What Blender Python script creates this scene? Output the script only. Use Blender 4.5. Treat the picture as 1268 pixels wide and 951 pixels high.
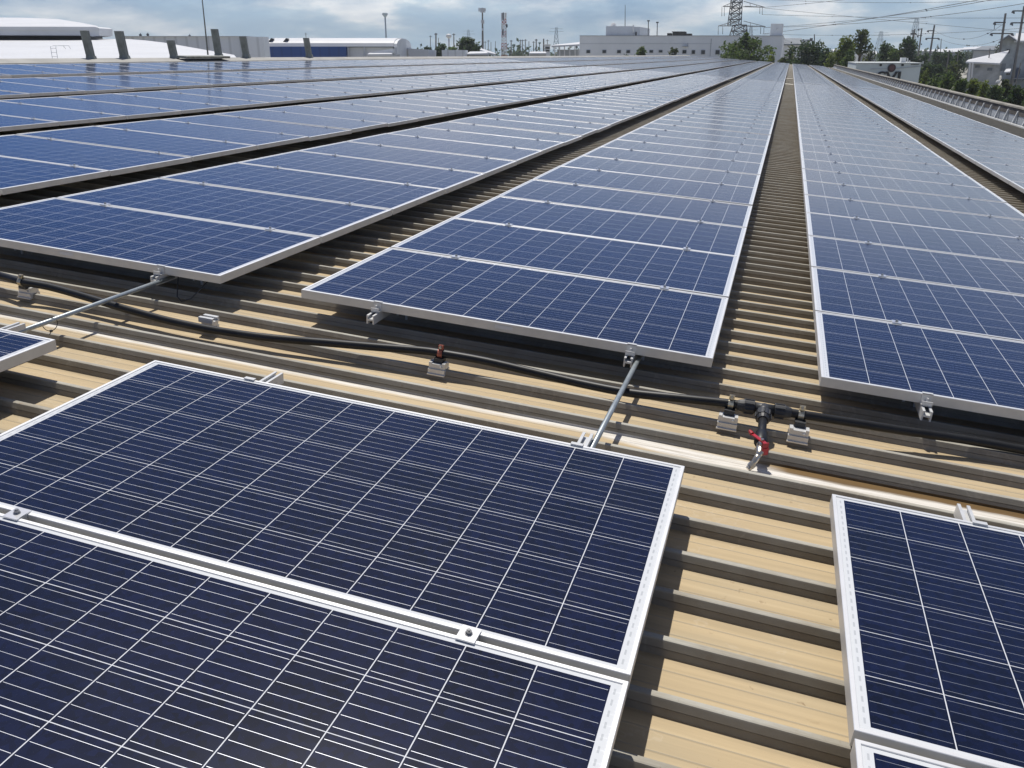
import bpy, bmesh, math, random
import numpy as np
from mathutils import Vector, Matrix

# ------------------------------------------------------------------ camera, world, sun, exposure
SC = bpy.context.scene
for o in list(bpy.data.objects):
    bpy.data.objects.remove(o, do_unlink=True)
COL = SC.collection
SLOPE = math.radians(4.2)                      # the roof falls to the right
cs, sn = math.cos(SLOPE), math.sin(SLOPE)
RY = np.array([[cs, 0, sn], [0, 1, 0], [-sn, 0, cs]])
FPX, CX, CY = 1036.1, 634.0, 475.5             # focal length in photo pixels
CW = np.array([2.129, -3.433, 1.051])
RW = np.array([[0.954906, 0.296909, 0.000169], [0.108893, -0.349685, -0.930517], [-0.27622, 0.888575, -0.366248]])

cam = bpy.data.cameras.new('camera')
cam.sensor_width = 36.0
cam.lens = FPX / 1268 * 36
cam.clip_start, cam.clip_end = 0.05, 6000
camo = bpy.data.objects.new('camera', cam)
COL.objects.link(camo)
camo.matrix_world = Matrix(((RW[0][0], -RW[1][0], -RW[2][0], CW[0]), (RW[0][1], -RW[1][1], -RW[2][1], CW[1]),
                            (RW[0][2], -RW[1][2], -RW[2][2], CW[2]), (0, 0, 0, 1)))
SC.camera = camo
SC.render.resolution_x, SC.render.resolution_y = 1024, 768

SUN = RY @ np.array([-.30, .44, 1.0])
SUN /= np.linalg.norm(SUN)
sl = bpy.data.lights.new('sun', 'SUN')
sl.energy, sl.angle, sl.color = 4.6, math.radians(.5), (1.0, .955, .88)
so = bpy.data.objects.new('sun', sl)
COL.objects.link(so)
so.rotation_euler = Vector(-SUN).to_track_quat('-Z', 'Y').to_euler()
so.location = (0, 0, 60)

SC.view_settings.view_transform = 'Standard'
SC.view_settings.look = 'None'
SC.view_settings.gamma = 1
SC.view_settings.exposure = 0.0
SC.view_settings.use_curve_mapping = False
try:
    SC.cycles.use_denoising = True
    SC.cycles.max_bounces = 6
    SC.cycles.diffuse_bounces = 2
except Exception:
    pass


class NT:
    """short hand for building node trees"""
    def __init__(s, tree):
        s.t = tree
        tree.nodes.clear()

    def n(s, typ, **kw):
        nd = s.t.nodes.new(typ)
        for k, v in kw.items():
            setattr(nd, k, v)
        return nd

    def put(s, sock, v):
        if isinstance(v, bpy.types.NodeSocket):
            s.t.links.new(v, sock)
        else:
            if hasattr(sock, 'default_value'):
                if sock.type == 'RGBA' and len(v) == 3:
                    v = (*v, 1)
                sock.default_value = v

    def m(s, op, a, b=0.0, c=0.0, clamp=False):
        nd = s.n('ShaderNodeMath', operation=op)
        nd.use_clamp = clamp
        s.put(nd.inputs[0], a); s.put(nd.inputs[1], b); s.put(nd.inputs[2], c)
        return nd.outputs[0]

    def mix(s, f, a, b, blend='MIX'):
        nd = s.n('ShaderNodeMix', data_type='RGBA', blend_type=blend)
        s.put(nd.inputs[0], f); s.put(nd.inputs[6], a); s.put(nd.inputs[7], b)
        return nd.outputs[2]

    def noise(s, vec, scale, detail=4, rough=.55, out=0):
        nd = s.n('ShaderNodeTexNoise')
        if vec is not None:
            s.put(nd.inputs['Vector'], vec)
        nd.inputs['Scale'].default_value = scale
        nd.inputs['Detail'].default_value = detail
        nd.inputs['Roughness'].default_value = rough
        return nd.outputs[out]

    def ramp(s, f, *stops):
        nd = s.n('ShaderNodeValToRGB')
        e = nd.color_ramp.elements
        while len(e) < len(stops):
            e.new(.5)
        for i, (p, c) in enumerate(stops):
            e[i].position = p
            e[i].color = (*c, 1) if len(c) == 3 else c
        s.put(nd.inputs[0], f)
        return nd.outputs[0]

    def step(s, v, lo, hi):
        nd = s.n('ShaderNodeMapRange')
        nd.clamp = True
        s.put(nd.inputs[0], v)
        nd.inputs[1].default_value, nd.inputs[2].default_value = lo, hi
        return nd.outputs[0]

    def scalevec(s, v, sx, sy, sz):
        nd = s.n('ShaderNodeVectorMath', operation='MULTIPLY')
        s.put(nd.inputs[0], v)
        nd.inputs[1].default_value = (sx, sy, sz)
        return nd.outputs[0]


W = bpy.data.worlds.new('World')
SC.world = W
W.use_nodes = True
k = NT(W.node_tree)
sky = k.n('ShaderNodeTexSky', sky_type='NISHITA')
sky.sun_disc = False
sky.sun_elevation = math.asin(SUN[2])
sky.sun_rotation = math.atan2(SUN[0], SUN[1])
sky.altitude = 20
sky.air_density, sky.dust_density, sky.ozone_density = 1.0, 1.2, 1.5
tc = k.n('ShaderNodeTexCoord')
sep = k.n('ShaderNodeSeparateXYZ')
k.put(sep.inputs[0], tc.outputs['Generated'])
zz = k.m('ADD', k.m('MAXIMUM', sep.outputs[2], 0.0), .24)
comb = k.n('ShaderNodeCombineXYZ')
k.put(comb.inputs[0], k.m('DIVIDE', sep.outputs[0], zz))
k.put(comb.inputs[1], k.m('DIVIDE', sep.outputs[1], zz))
pv = comb.outputs[0]
cover = k.noise(pv, 1.3, 10, .58)
zel = sep.outputs[2]
thin = k.m('MULTIPLY_ADD', k.step(zel, .10, .22), -.92, 1.0)          # the cloud deck lies low, the sky overhead is clear
gl = k.m('SUBTRACT', 1.0, k.m('MULTIPLY', k.m('MULTIPLY', k.step(sep.outputs[0], -.42, -.72), k.step(zel, .03, .09)), .92))   # bluer to the left
cmask = k.m('MULTIPLY', k.m('MULTIPLY', k.m('MAXIMUM', k.step(cover, .36, .58), k.m('MULTIPLY', k.step(zel, .05, .085), .85)), thin), gl)
tone = k.noise(pv, 2.7, 7, .52)
ccol = k.ramp(tone, (.38, (3.6, 5.0, 6.25)), (.49, (5.0, 6.1, 6.9)), (.58, (8.1, 8.3, 8.35)))
ccol = k.mix(1.0, ccol, k.ramp(k.step(zel, .025, .085), (0.0, (.92, .92, .92)), (1.0, (1.75, 1.68, 1.62))), 'MULTIPLY')
ccol = k.mix(k.m('MULTIPLY', k.step(zel, .045, .095), .60), ccol, (8.6, 8.7, 8.8))
low = k.m('SUBTRACT', 1.0, k.step(zel, .0, .13))
clear = k.mix(k.m('MULTIPLY', k.m('MULTIPLY', low, .85), gl), k.mix(1.0, sky.outputs[0], k.ramp(k.step(zel, .30, .62), (0.0, (.20, .42, .86)), (1.0, (.46, .45, .50))), 'MULTIPLY'), (3.5, 4.75, 5.9))
skc = k.mix(k.m('MULTIPLY', cmask, .90), clear, ccol)
bg = k.n('ShaderNodeBackground')
k.put(bg.inputs[0], skc)
bg.inputs[1].default_value = .104
k.t.links.new(bg.outputs[0], k.n('ShaderNodeOutputWorld').inputs[0])


# ------------------------------------------------------------------ materials
def mat(name, col, rough=.6, metal=0.0, var=0.0, scale=4.0, coords='Object', stretch=(1, 1, 1), spec=.5, bump=0.0, dark=None):
    M = bpy.data.materials.new(name)
    M.use_nodes = True
    k = NT(M.node_tree)
    b = k.n('ShaderNodeBsdfPrincipled')
    k.t.links.new(b.outputs[0], k.n('ShaderNodeOutputMaterial').inputs[0])
    c = (*col, 1)
    if var > 0:
        t = k.n('ShaderNodeTexCoord')
        v = k.scalevec(t.outputs[coords], *stretch)
        nz = k.noise(v, scale, 6, .6)
        d = dark if dark else tuple(x * (1 - var) for x in col)
        l = tuple(min(1, x * (1 + var * .6)) for x in col)
        c = k.ramp(nz, (.33, d), (.66, l))
        if bump:
            bp = k.n('ShaderNodeBump')
            bp.inputs['Strength'].default_value = bump
            k.put(bp.inputs['Height'], nz)
            k.put(b.inputs['Normal'], bp.outputs[0])
    k.put(b.inputs['Base Color'], c)
    b.inputs['Roughness'].default_value = rough
    b.inputs['Metallic'].default_value = metal
    b.inputs['Specular IOR Level'].default_value = spec
    return M


PW, PH, PT = 1.956, 0.992, 0.041               # one module


def cell_material():
    M = bpy.data.materials.new('cell_laminate')
    M.use_nodes = True
    k = NT(M.node_tree)
    b = k.n('ShaderNodeBsdfPrincipled')
    k.t.links.new(b.outputs[0], k.n('ShaderNodeOutputMaterial').inputs[0])
    uv = k.n('ShaderNodeUVMap')
    uv.uv_map = 'UVMap'
    sp = k.n('ShaderNodeSeparateXYZ')
    k.put(sp.inputs[0], uv.outputs[0])
    u, v = sp.outputs[0], sp.outputs[1]
    mu, mv = .0316, .0215
    pu, pvv = (PW - 2 * mu) / 12, (PH - 2 * mv) / 6
    cu, cv = k.m('SUBTRACT', u, mu), k.m('SUBTRACT', v, mv)
    fu, fv = k.m('MODULO', cu, pu), k.m('MODULO', cv, pvv)
    du = k.m('SUBTRACT', pu / 2, k.m('ABSOLUTE', k.m('SUBTRACT', fu, pu / 2)))      # distance to the cell edge
    dv = k.m('SUBTRACT', pvv / 2, k.m('ABSOLUTE', k.m('SUBTRACT', fv, pvv / 2)))
    gu = k.m('LESS_THAN', du, .0012)
    gv = k.m('LESS_THAN', dv, .0010)
    outu = k.m('MAXIMUM', k.m('LESS_THAN', cu, 0.0), k.m('GREATER_THAN', cu, PW - 2 * mu))
    outv = k.m('MAXIMUM', k.m('LESS_THAN', cv, 0.0), k.m('GREATER_THAN', cv, PH - 2 * mv))
    out = k.m('MAXIMUM', outu, outv)
    gap = k.m('MAXIMUM', gu, gv)
    t5 = k.m('FRACT', k.m('MULTIPLY', fv, 5 / pvv))
    bb = k.m('MULTIPLY', k.m('ABSOLUTE', k.m('SUBTRACT', t5, .5)), pvv / 5)
    bus = k.m('MULTIPLY', k.m('LESS_THAN', bb, .00046), k.m('GREATER_THAN', du, .0045))
    # ribbon stubs in the white end margins
    ed = k.m('SUBTRACT', PW / 2, k.m('ABSOLUTE', k.m('SUBTRACT', u, PW / 2)))
    stub = k.m('MULTIPLY', k.m('LESS_THAN', k.m('ABSOLUTE', k.m('SUBTRACT', ed, .0225)), .0022),
               k.m('LESS_THAN', k.m('ABSOLUTE', k.m('SUBTRACT', t5, .5)), .27))
    stub = k.m('MULTIPLY', stub, k.m('SUBTRACT', 1.0, outv))
    # each cell its own blue
    cid = k.n('ShaderNodeCombineXYZ')
    k.put(cid.inputs[0], k.m('FLOOR', k.m('DIVIDE', cu, pu)))
    k.put(cid.inputs[1], k.m('FLOOR', k.m('DIVIDE', cv, pvv)))
    oi = k.n('ShaderNodeObjectInfo')
    k.put(cid.inputs[2], k.m('MULTIPLY', oi.outputs['Random'], 97.0))
    wn = k.n('ShaderNodeTexWhiteNoise', noise_dimensions='3D')
    k.put(wn.inputs[0], cid.outputs[0])
    vor = k.n('ShaderNodeTexVoronoi')
    k.put(vor.inputs['Vector'], uv.outputs[0])
    vor.inputs['Scale'].default_value = 70
    ccol = k.ramp(wn.outputs[0], (0.0, (.0013, .0038, .0145)), (.5, (.0017, .0056, .0260)), (1.0, (.0030, .0068, .0310)))
    vs = k.n('ShaderNodeSeparateColor')
    k.put(vs.inputs[0], vor.outputs['Color'])
    ccol = k.mix(.48, ccol, k.ramp(vs.outputs[0], (0.0, (.0008, .0022, .009)), (1.0, (.0040, .0092, .044))))
    c = k.mix(bus, ccol, (.44, .46, .50))
    c = k.mix(gap, c, (.62, .64, .67))
    c = k.mix(out, c, (.60, .62, .64))
    c = k.mix(stub, c, (.45, .47, .49))
    # thin dust film
    tcd = k.n('ShaderNodeTexCoord')
    nz = k.noise(tcd.outputs['Object'], 2.3, 6, .65)
    c = k.mix(k.m('MULTIPLY_ADD', k.m('POWER', nz, 2.0), .020, .0005), c, (.42, .40, .36))
    k.put(b.inputs['Base Color'], c)
    glint = k.m('MULTIPLY_ADD', k.noise(k.scalevec(tcd.outputs['Object'], .8, 5, 1), 3.0, 3, .6), .5, .14)
    rg = k.n('ShaderNodeMix', data_type='FLOAT')
    k.put(rg.inputs[0], bus); k.put(rg.inputs[2], k.m('MULTIPLY_ADD', nz, .05, .145)); k.put(rg.inputs[3], glint)
    k.put(b.inputs['Roughness'], rg.outputs[0])
    k.put(b.inputs['Metallic'], k.m('MULTIPLY', bus, .75))
    b.inputs['IOR'].default_value = 1.42
    b.inputs['Sheen Weight'].default_value = .02
    b.inputs['Sheen Roughness'].default_value = .42
    b.inputs['Sheen Tint'].default_value = (.92, .95, 1.0, 1)
    return M


def roof_material():
    M = bpy.data.materials.new('painted_roof_sheet')
    M.use_nodes = True
    k = NT(M.node_tree)
    b = k.n('ShaderNodeBsdfPrincipled')
    k.t.links.new(b.outputs[0], k.n('ShaderNodeOutputMaterial').inputs[0])
    tcn = k.n('ShaderNodeTexCoord')
    P = tcn.outputs['Object']
    s = k.n('ShaderNodeSeparateXYZ')
    k.put(s.inputs[0], P)
    x, y, z = s.outputs
    streak = k.noise(k.scalevec(P, .9, 34, 1), 1.0, 5, .6)
    blot = k.noise(k.scalevec(P, 1.3, 5, 1), 1.0, 5, .6)
    fine = k.noise(k.scalevec(P, 5, 120, 1), 1.0, 4, .7)
    base = k.ramp(streak, (.30, (.400, .315, .195)), (.52, (.475, .372, .228)), (.72, (.540, .428, .265)))
    base = k.mix(k.m('MULTIPLY', k.step(blot, .48, .75), .45), base, (.37, .325, .235))
    base = k.mix(k.m('MULTIPLY', k.step(fine, .60, .80), .35), base, (.26, .22, .16))
    # ribs greyer than the pans, their crowns a little paler
    top = k.step(z, -.1849, -.1825)
    base = k.mix(k.m('MULTIPLY', top, .92), base, (.30, .285, .243))
    crown = k.step(z, -.150, -.1465)
    base = k.mix(crown, base, k.mix(fine, (.34, .33, .29), (.47, .455, .40)))
    # dirt lying along the rib feet, rust freckles, dried splashes
    fy = k.m('FRACT', k.m('MULTIPLY', k.m('ADD', y, 10.1), 5.0))
    foot = k.m('SUBTRACT', 1.0, k.step(k.m('SUBTRACT', .5, k.m('ABSOLUTE', k.m('SUBTRACT', fy, .5))), .10, .24))
    dn = k.noise(k.scalevec(P, 2.6, 9, 1), 1.0, 6, .7)
    base = k.mix(k.m('MULTIPLY', k.m('MULTIPLY', foot, k.step(dn, .40, .62)), .55), base, (.20, .165, .115))
    spots = k.noise(k.scalevec(P, 1, 1, 1), 34.0, 3, .6)
    base = k.mix(k.m('MULTIPLY', k.m('MULTIPLY', k.step(spots, .66, .72), k.step(blot, .45, .60)), .6), base, (.20, .13, .075))
    tide = k.noise(k.scalevec(P, 2.0, 3.2, 1), 1.0, 5, .65)
    ring = k.m('SUBTRACT', 1.0, k.step(k.m('ABSOLUTE', k.m('SUBTRACT', tide, .56)), .0, .012))
    base = k.mix(k.m('MULTIPLY', ring, .16), base, (.62, .55, .44))
    # darker, greyer band along the eave
    eave = k.m('MULTIPLY', k.step(k.m('ADD', x, k.m('MULTIPLY', blot, .5)), 6.95, 7.25), .80)
    base = k.mix(eave, base, k.mix(streak, (.135, .130, .112), (.235, .225, .195)))
    # whitish lime run along one pan, with a brown wet edge right of the tap
    wob = k.m('MULTIPLY_ADD', k.noise(k.scalevec(P, 2.2, 2, 1), 1.0, 4, .6), .045, -.0225)
    yy = k.m('ADD', y, wob)
    inlow = k.m('LESS_THAN', z, -.178)
    wid = k.m('MULTIPLY', k.step(x, 1.4, 3.2), .034)
    right = k.m('GREATER_THAN', x, 2.16)
    cen = k.m('MULTIPLY_ADD', k.step(x, 1.6, 2.5), .085, .540)
    bandw = k.m('SUBTRACT', k.m('MULTIPLY_ADD', k.step(x, 1.2, 2.6), .052, .015), k.m('ABSOLUTE', k.m('ADD', yy, cen)))
    lime = k.m('MULTIPLY', k.step(bandw, -.012, .012), k.m('MULTIPLY_ADD', streak, 1.2, .32, clamp=True))
    lime = k.m('MULTIPLY', k.m('MULTIPLY', lime, inlow), k.m('MULTIPLY', k.step(x, -2.2, -1.2), k.m('SUBTRACT', 1.0, k.step(x, 4.0, 6.5))))
    lime = k.m('MULTIPLY', lime, k.m('MULTIPLY', k.m('GREATER_THAN', y, -.695), k.m('LESS_THAN', y, -.515)))
    base = k.mix(lime, base, k.ramp(fine, (.35, (.50, .47, .41)), (.50, (.68, .655, .61)), (.7, (.76, .74, .70))))
    wet = k.m('SUBTRACT', .030, k.m('ABSOLUTE', k.m('ADD', yy, .540)))
    wet = k.m('MULTIPLY', k.m('MULTIPLY', k.step(wet, -.010, .010), inlow), k.m('MULTIPLY', k.step(x, 2.16, 2.30), k.m('SUBTRACT', 1.0, k.step(x, 3.6, 5.5))))
    base = k.mix(k.m('MULTIPLY', wet, .95), base, k.mix(streak, (.055, .032, .012), (.20, .115, .035)))
    k.put(b.inputs['Base Color'], base)
    k.put(b.inputs['Roughness'], k.m('MULTIPLY_ADD', streak, .2, .58))
    b.inputs['Specular IOR Level'].default_value = .2
    return M


def corrugated(name, col, period=1.0, axis='px'):
    M = bpy.data.materials.new(name)
    M.use_nodes = True
    k = NT(M.node_tree)
    b = k.n('ShaderNodeBsdfPrincipled')
    k.t.links.new(b.outputs[0], k.n('ShaderNodeOutputMaterial').inputs[0])
    t = k.n('ShaderNodeTexCoord')
    dt = k.n('ShaderNodeVectorMath', operation='DOT_PRODUCT')
    k.put(dt.inputs[0], t.outputs['Object'])
    dt.inputs[1].default_value = (RIGHT[0], RIGHT[1], 0)
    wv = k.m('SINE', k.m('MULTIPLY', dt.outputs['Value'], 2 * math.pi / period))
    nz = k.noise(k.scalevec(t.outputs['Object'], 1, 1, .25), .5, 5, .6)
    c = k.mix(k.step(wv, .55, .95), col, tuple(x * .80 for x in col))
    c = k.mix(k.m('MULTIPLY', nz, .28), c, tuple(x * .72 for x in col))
    k.put(b.inputs['Base Color'], c)
    b.inputs['Roughness'].default_value = .55
    return M


FWD = np.array([RW[2][0], RW[2][1], 0]); FWD /= np.linalg.norm(FWD)
RIGHT = np.array([FWD[1], -FWD[0], 0])

M_CELL = cell_material()
M_ROOF = roof_material()
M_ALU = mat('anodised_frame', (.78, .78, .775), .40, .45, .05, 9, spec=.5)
M_ALU_SHADE = mat('anodised_side_shaded', (.63, .63, .62), .44, .45, .08, 9, spec=.5)  # darker copy for the frame sides, shade of the module gaps painted in
M_RAIL = mat('mill_aluminium', (.64, .645, .64), .36, .25, .10, 14)
M_CLAMP = mat('clamp_aluminium', (.74, .745, .75), .30, .70, .06, 30)
M_STEEL = mat('stainless_bolt', (.42, .42, .41), .28, .9, .2, 60)
M_BACK = mat('module_backsheet', (.26, .27, .28), .6)
M_STICK = mat('grey_sticker', (.66, .66, .66), .5)
M_HDPE = mat('black_poly_pipe', (.013, .014, .016), .46, 0, .45, 12, spec=.35)
M_FIT = mat('black_fitting', (.030, .032, .036), .5, 0, .3, 30)
M_GALV = mat('galvanised_conduit', (.33, .37, .39), .42, .45, .18, 24)
M_BRASS = mat('worn_chrome', (.62, .57, .48), .30, .85, .25, 40)
M_STRAP = mat('zinc_strap', (.62, .56, .42), .34, .8, .3, 50)
M_STRAPR = mat('rusty_red_strap', (.42, .13, .085), .5, .25, .4, 60)
M_RED = mat('red_handle', (.42, .010, .022), .42, 0, .35, 40)
M_RIDGE = mat('grey_ridge_cap', (.30, .295, .27), .65, 0, .22, 1.5)
M_POST = mat('weathered_post', (.255, .27, .245), .75, 0, .35, 9, stretch=(1, 1, .4))
M_FLASH = mat('galv_flashing', (.47, .49, .50), .5, .25, .22, 1.2, stretch=(1, .6, 2))
M_FIN = mat('pale_bracket', (.66, .67, .66), .55, .1, .12, 3)
M_COPE = mat('concrete_coping', (.27, .255, .22), .85, 0, .45, 2.2, bump=.3)
M_DARKWALL = mat('dark_parapet', (.085, .075, .065), .85, 0, .5, 2.0)
M_STRIP = mat('cream_roof_strip', (.66, .62, .52), .5, 0, .1, 3)


# ------------------------------------------------------------------ mesh helpers
class MB:
    """collects shapes and links them as ONE mesh object"""
    def __init__(s):
        s.v, s.f, s.mi, s.uv = [], [], [], {}

    def add(s, vs, fs, m=0):
        o = len(s.v)
        s.v += [tuple(map(float, q)) for q in vs]
        for q in fs:
            s.f.append(tuple(i + o for i in q))
            s.mi.append(m)
        return o

    def box(s, lo, hi, m=0, R=None, off=None):
        x0, y0, z0 = lo
        x1, y1, z1 = hi
        vs = [(x0, y0, z0), (x1, y0, z0), (x1, y1, z0), (x0, y1, z0), (x0, y0, z1), (x1, y0, z1), (x1, y1, z1), (x0, y1, z1)]
        if R is not None:
            vs = [tuple(np.array(R) @ np.array(q) + np.array(off)) for q in vs]
        s.add(vs, [(0, 3, 2, 1), (4, 5, 6, 7), (0, 1, 5, 4), (1, 2, 6, 5), (2, 3, 7, 6), (3, 0, 4, 7)], m)

    def cbox(s, c, size, m=0):
        s.box([c[i] - size[i] / 2 for i in range(3)], [c[i] + size[i] / 2 for i in range(3)], m)

    def tube(s, pts, r, n=8, m=0, cap=True):
        pts = [np.array(p, float) for p in pts]
        rr = r if isinstance(r, (list, tuple)) else [r] * len(pts)
        ring0 = len(s.v)
        prev = None
        for i, p in enumerate(pts):
            d = pts[min(i + 1, len(pts) - 1)] - pts[max(i - 1, 0)]
            d = d / (np.linalg.norm(d) + 1e-12)
            if prev is None:
                a = np.array([0, 0, 1.0]) if abs(d[2]) < .9 else np.array([1.0, 0, 0])
                u = np.cross(d, a)
            else:
                u = prev - d * np.dot(prev, d)
            u /= np.linalg.norm(u)
            prev = u
            w = np.cross(d, u)
            for j in range(n):
                t = 2 * math.pi * j / n
                s.v.append(tuple(p + rr[i] * (u * math.cos(t) + w * math.sin(t))))
        for i in range(len(pts) - 1):
            for j in range(n):
                a, b = ring0 + i * n + j, ring0 + i * n + (j + 1) % n
                s.f.append((a, b, b + n, a + n)); s.mi.append(m)
        if cap:
            s.f.append(tuple(ring0 + j for j in reversed(range(n)))); s.mi.append(m)
            e = ring0 + (len(pts) - 1) * n
            s.f.append(tuple(e + j for j in range(n))); s.mi.append(m)

    def extrude(s, prof, axis, a, b, m=0):
        """closed profile of 2D points swept along axis 0/1/2 from a to b"""
        n = len(prof)

        def P(q, t):
            q = list(q)
            q.insert(axis, t)
            return q
        vs = [P(q, a) for q in prof] + [P(q, b) for q in prof]
        fs = [(i, (i + 1) % n, n + (i + 1) % n, n + i) for i in range(n)]
        fs += [tuple(reversed(range(n))), tuple(range(n, 2 * n))]
        s.add(vs, fs, m)

    def loft(s, front, back, m=0):
        n = len(front)
        s.add(list(front) + list(back), [(i, (i + 1) % n, n + (i + 1) % n, n + i) for i in range(n)]
              + [tuple(reversed(range(n))), tuple(range(n, 2 * n))], m)

    def mesh(s, name, mats, smooth=False, off=(0, 0, 0)):
        me = bpy.data.meshes.new(name)
        vv = [(a - off[0], b - off[1], c - off[2]) for a, b, c in s.v]
        me.from_pydata(vv, [], s.f)
        for q in (mats if isinstance(mats, (list, tuple)) else [mats]):
            me.materials.append(q)
        me.polygons.foreach_set('material_index', s.mi)
        if smooth:
            me.polygons.foreach_set('use_smooth', [True] * len(s.f))
        bm = bmesh.new()
        bm.from_mesh(me)
        bmesh.ops.recalc_face_normals(bm, faces=bm.faces[:])
        bm.to_mesh(me)
        bm.free()
        me.update()
        return me

    def centre(s):
        a = np.array(s.v)
        lo, hi = a.min(0), a.max(0)
        return np.array([(lo[0] + hi[0]) / 2, (lo[1] + hi[1]) / 2, lo[2]])


def link(name, data, parent=None, loc=(0, 0, 0)):
    o = bpy.data.objects.new(name, data)
    COL.objects.link(o)
    o.location = loc
    if parent is not None:
        o.parent = parent
    return o


def tag(o, label=None, cat=None, group=None, kind=None):
    if label:
        o['label'] = label
    if cat:
        o['category'] = cat
    if group:
        o['group'] = group
    if kind:
        o['kind'] = kind
    return o


def onroof(o, p):
    """place a top-level object given in roof coordinates"""
    o.location = tuple(RY @ np.array(p, float))
    o.rotation_euler = (0, SLOPE, 0)
    return o


def rempty(name, p, label, cat, group=None):
    o = onroof(link(name, None), p)
    return tag(o, label, cat, group)


def robj(name, mb, mats, label, cat, group=None, smooth=False):
    """one mesh, built in roof coordinates, as a top-level thing"""
    c = mb.centre()
    o = onroof(link(name, mb.mesh(name, mats, smooth, c)), c)
    return tag(o, label, cat, group)


def part(name, mb, mats, root, base=(0, 0, 0), smooth=False, label=None):
    """child of root; mb is in the same space as root's base position"""
    c = mb.centre()
    o = link(name, mb.mesh(name, mats, smooth, c), root, tuple(c - np.array(base)))
    if label:
        o['label'] = label
    return o


def wempty(name, p, label, cat, group=None):
    o = link(name, None, None, tuple(p))
    return tag(o, label, cat, group)


def wobj(name, mb, mats, label, cat, group=None, smooth=False, kind=None):
    c = mb.centre()
    return tag(link(name, mb.mesh(name, mats, smooth, c), None, tuple(c)), label, cat, group, kind)


def at(px, py, D):
    """world point seen at photo pixel (px, py), D metres ahead"""
    d = RW.T @ np.array([(px - CX) / FPX, (py - CY) / FPX, 1.0])
    return CW + d * (D / np.dot(d, FWD))


def project(p):
    """roof point -> photo pixel"""
    v = RW @ (RY @ np.array(p) - CW)
    if v[2] < .05:
        return None
    return CX + FPX * v[0] / v[2], CY + FPX * v[1] / v[2]


GZ = -6.0                                       # ground level

# ------------------------------------------------------------------ ground
g = MB()
g.add([(-3000, -600, GZ), (3000, -600, GZ), (3000, 4500, GZ), (-3000, 4500, GZ)], [(0, 1, 2, 3)])
M_GROUND = mat('yard_ground', (.34, .33, .29), .95, 0, .45, .03, coords='Object')
tag(link('ground', g.mesh('ground', M_GROUND)), kind='structure', label='flat pale ground round the factories')
p0, p1 = at(1262, 140, 70), at(1150, 82, 330)
g = MB()
dirv = np.array([p1[0] - p0[0], p1[1] - p0[1], 0]); dirv /= np.linalg.norm(dirv)
side = np.array([dirv[1], -dirv[0], 0])
a, b2 = p0 - dirv * 80, p0 + dirv * 420
q = [a - side * 3.5, a + side * 3.5, b2 + side * 3.5, b2 - side * 3.5]
g.add([(t[0], t[1], GZ + .02) for t in q], [(0, 1, 2, 3)])
tag(link('side_road', g.mesh('side_road', mat('old_concrete_road', (.30, .28, .24), .9, 0, .25, .3))), kind='structure',
    label='pale concrete road beside the planted strip')

# ------------------------------------------------------------------ the building we stand on
YF, YB = -5.0, 139.0
bld = rempty('factory_building', (0, 60, -6), 'long factory with ribbed tan metal roof under rows of solar panels', 'factory')
BASE = np.array((0, 60, -6))
rf = MB()
XL, XR = -13.3, 8.15
prof = []
for i in range(int((YB - YF) / .2)):
    y0 = YF + .1 + .2 * i                       # rib crowns at ... -.3, -.1, .1 ...
    prof += [(y0 - .024, -.185), (y0 - .0165, -.1680), (y0 - .0135, -.1668), (y0 - .0135, -.1655), (y0 - .0190, -.1642), (y0 - .0095, -.1462), (y0 - .0055, -.145),
             (y0 + .0040, -.145), (y0 + .009, -.1462), (y0 + .020, -.185)]
    if y0 < 14:
        prof += [(y0 + .066, -.185), (y0 + .070, -.1835), (y0 + .074, -.185), (y0 + .126, -.185), (y0 + .130, -.1835), (y0 + .134, -.185)]
n = len(prof)
rf.add([(XL, y, z) for y, z in prof] + [(XR, y, z) for y, z in prof], [(i, i + 1, n + i + 1, n + i) for i in range(n - 1)])
me = rf.mesh('roof_sheet', M_ROOF)
part_o = link('roof_sheet', me, bld, tuple(-BASE))
# other slope, falling away beyond the ridge
rf = MB()
t2 = 2 * SLOPE
hx = 14.0
rf.add([(XL - hx * math.cos(t2), YF, -.17 - hx * math.sin(t2)), (XL, YF, -.17), (XL, YB, -.17), (XL - hx * math.cos(t2), YB, -.17 - hx * math.sin(t2))], [(0, 1, 2, 3)])
part('far_roof_slope', rf, M_RIDGE, bld, BASE)
rf = MB()
rf.extrude([(XL - .55, -.20), (XL - .5, -.07), (XL, .0), (XL + .42, -.055), (XL + .46, -.135), (XL + .44, -.135), (XL + .40, -.075), (XL, -.02), (XL - .48, -.09), (XL - .52, -.2)], 1, YF, YB)
part('ridge_cap', rf, M_RIDGE, bld, BASE)
rf = MB()
rf.box((XL + .1, 16.3, .012), (XL + .42, 18.2, .065))
part('ridge_vent_strip', rf, M_POST, bld, BASE)
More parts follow.
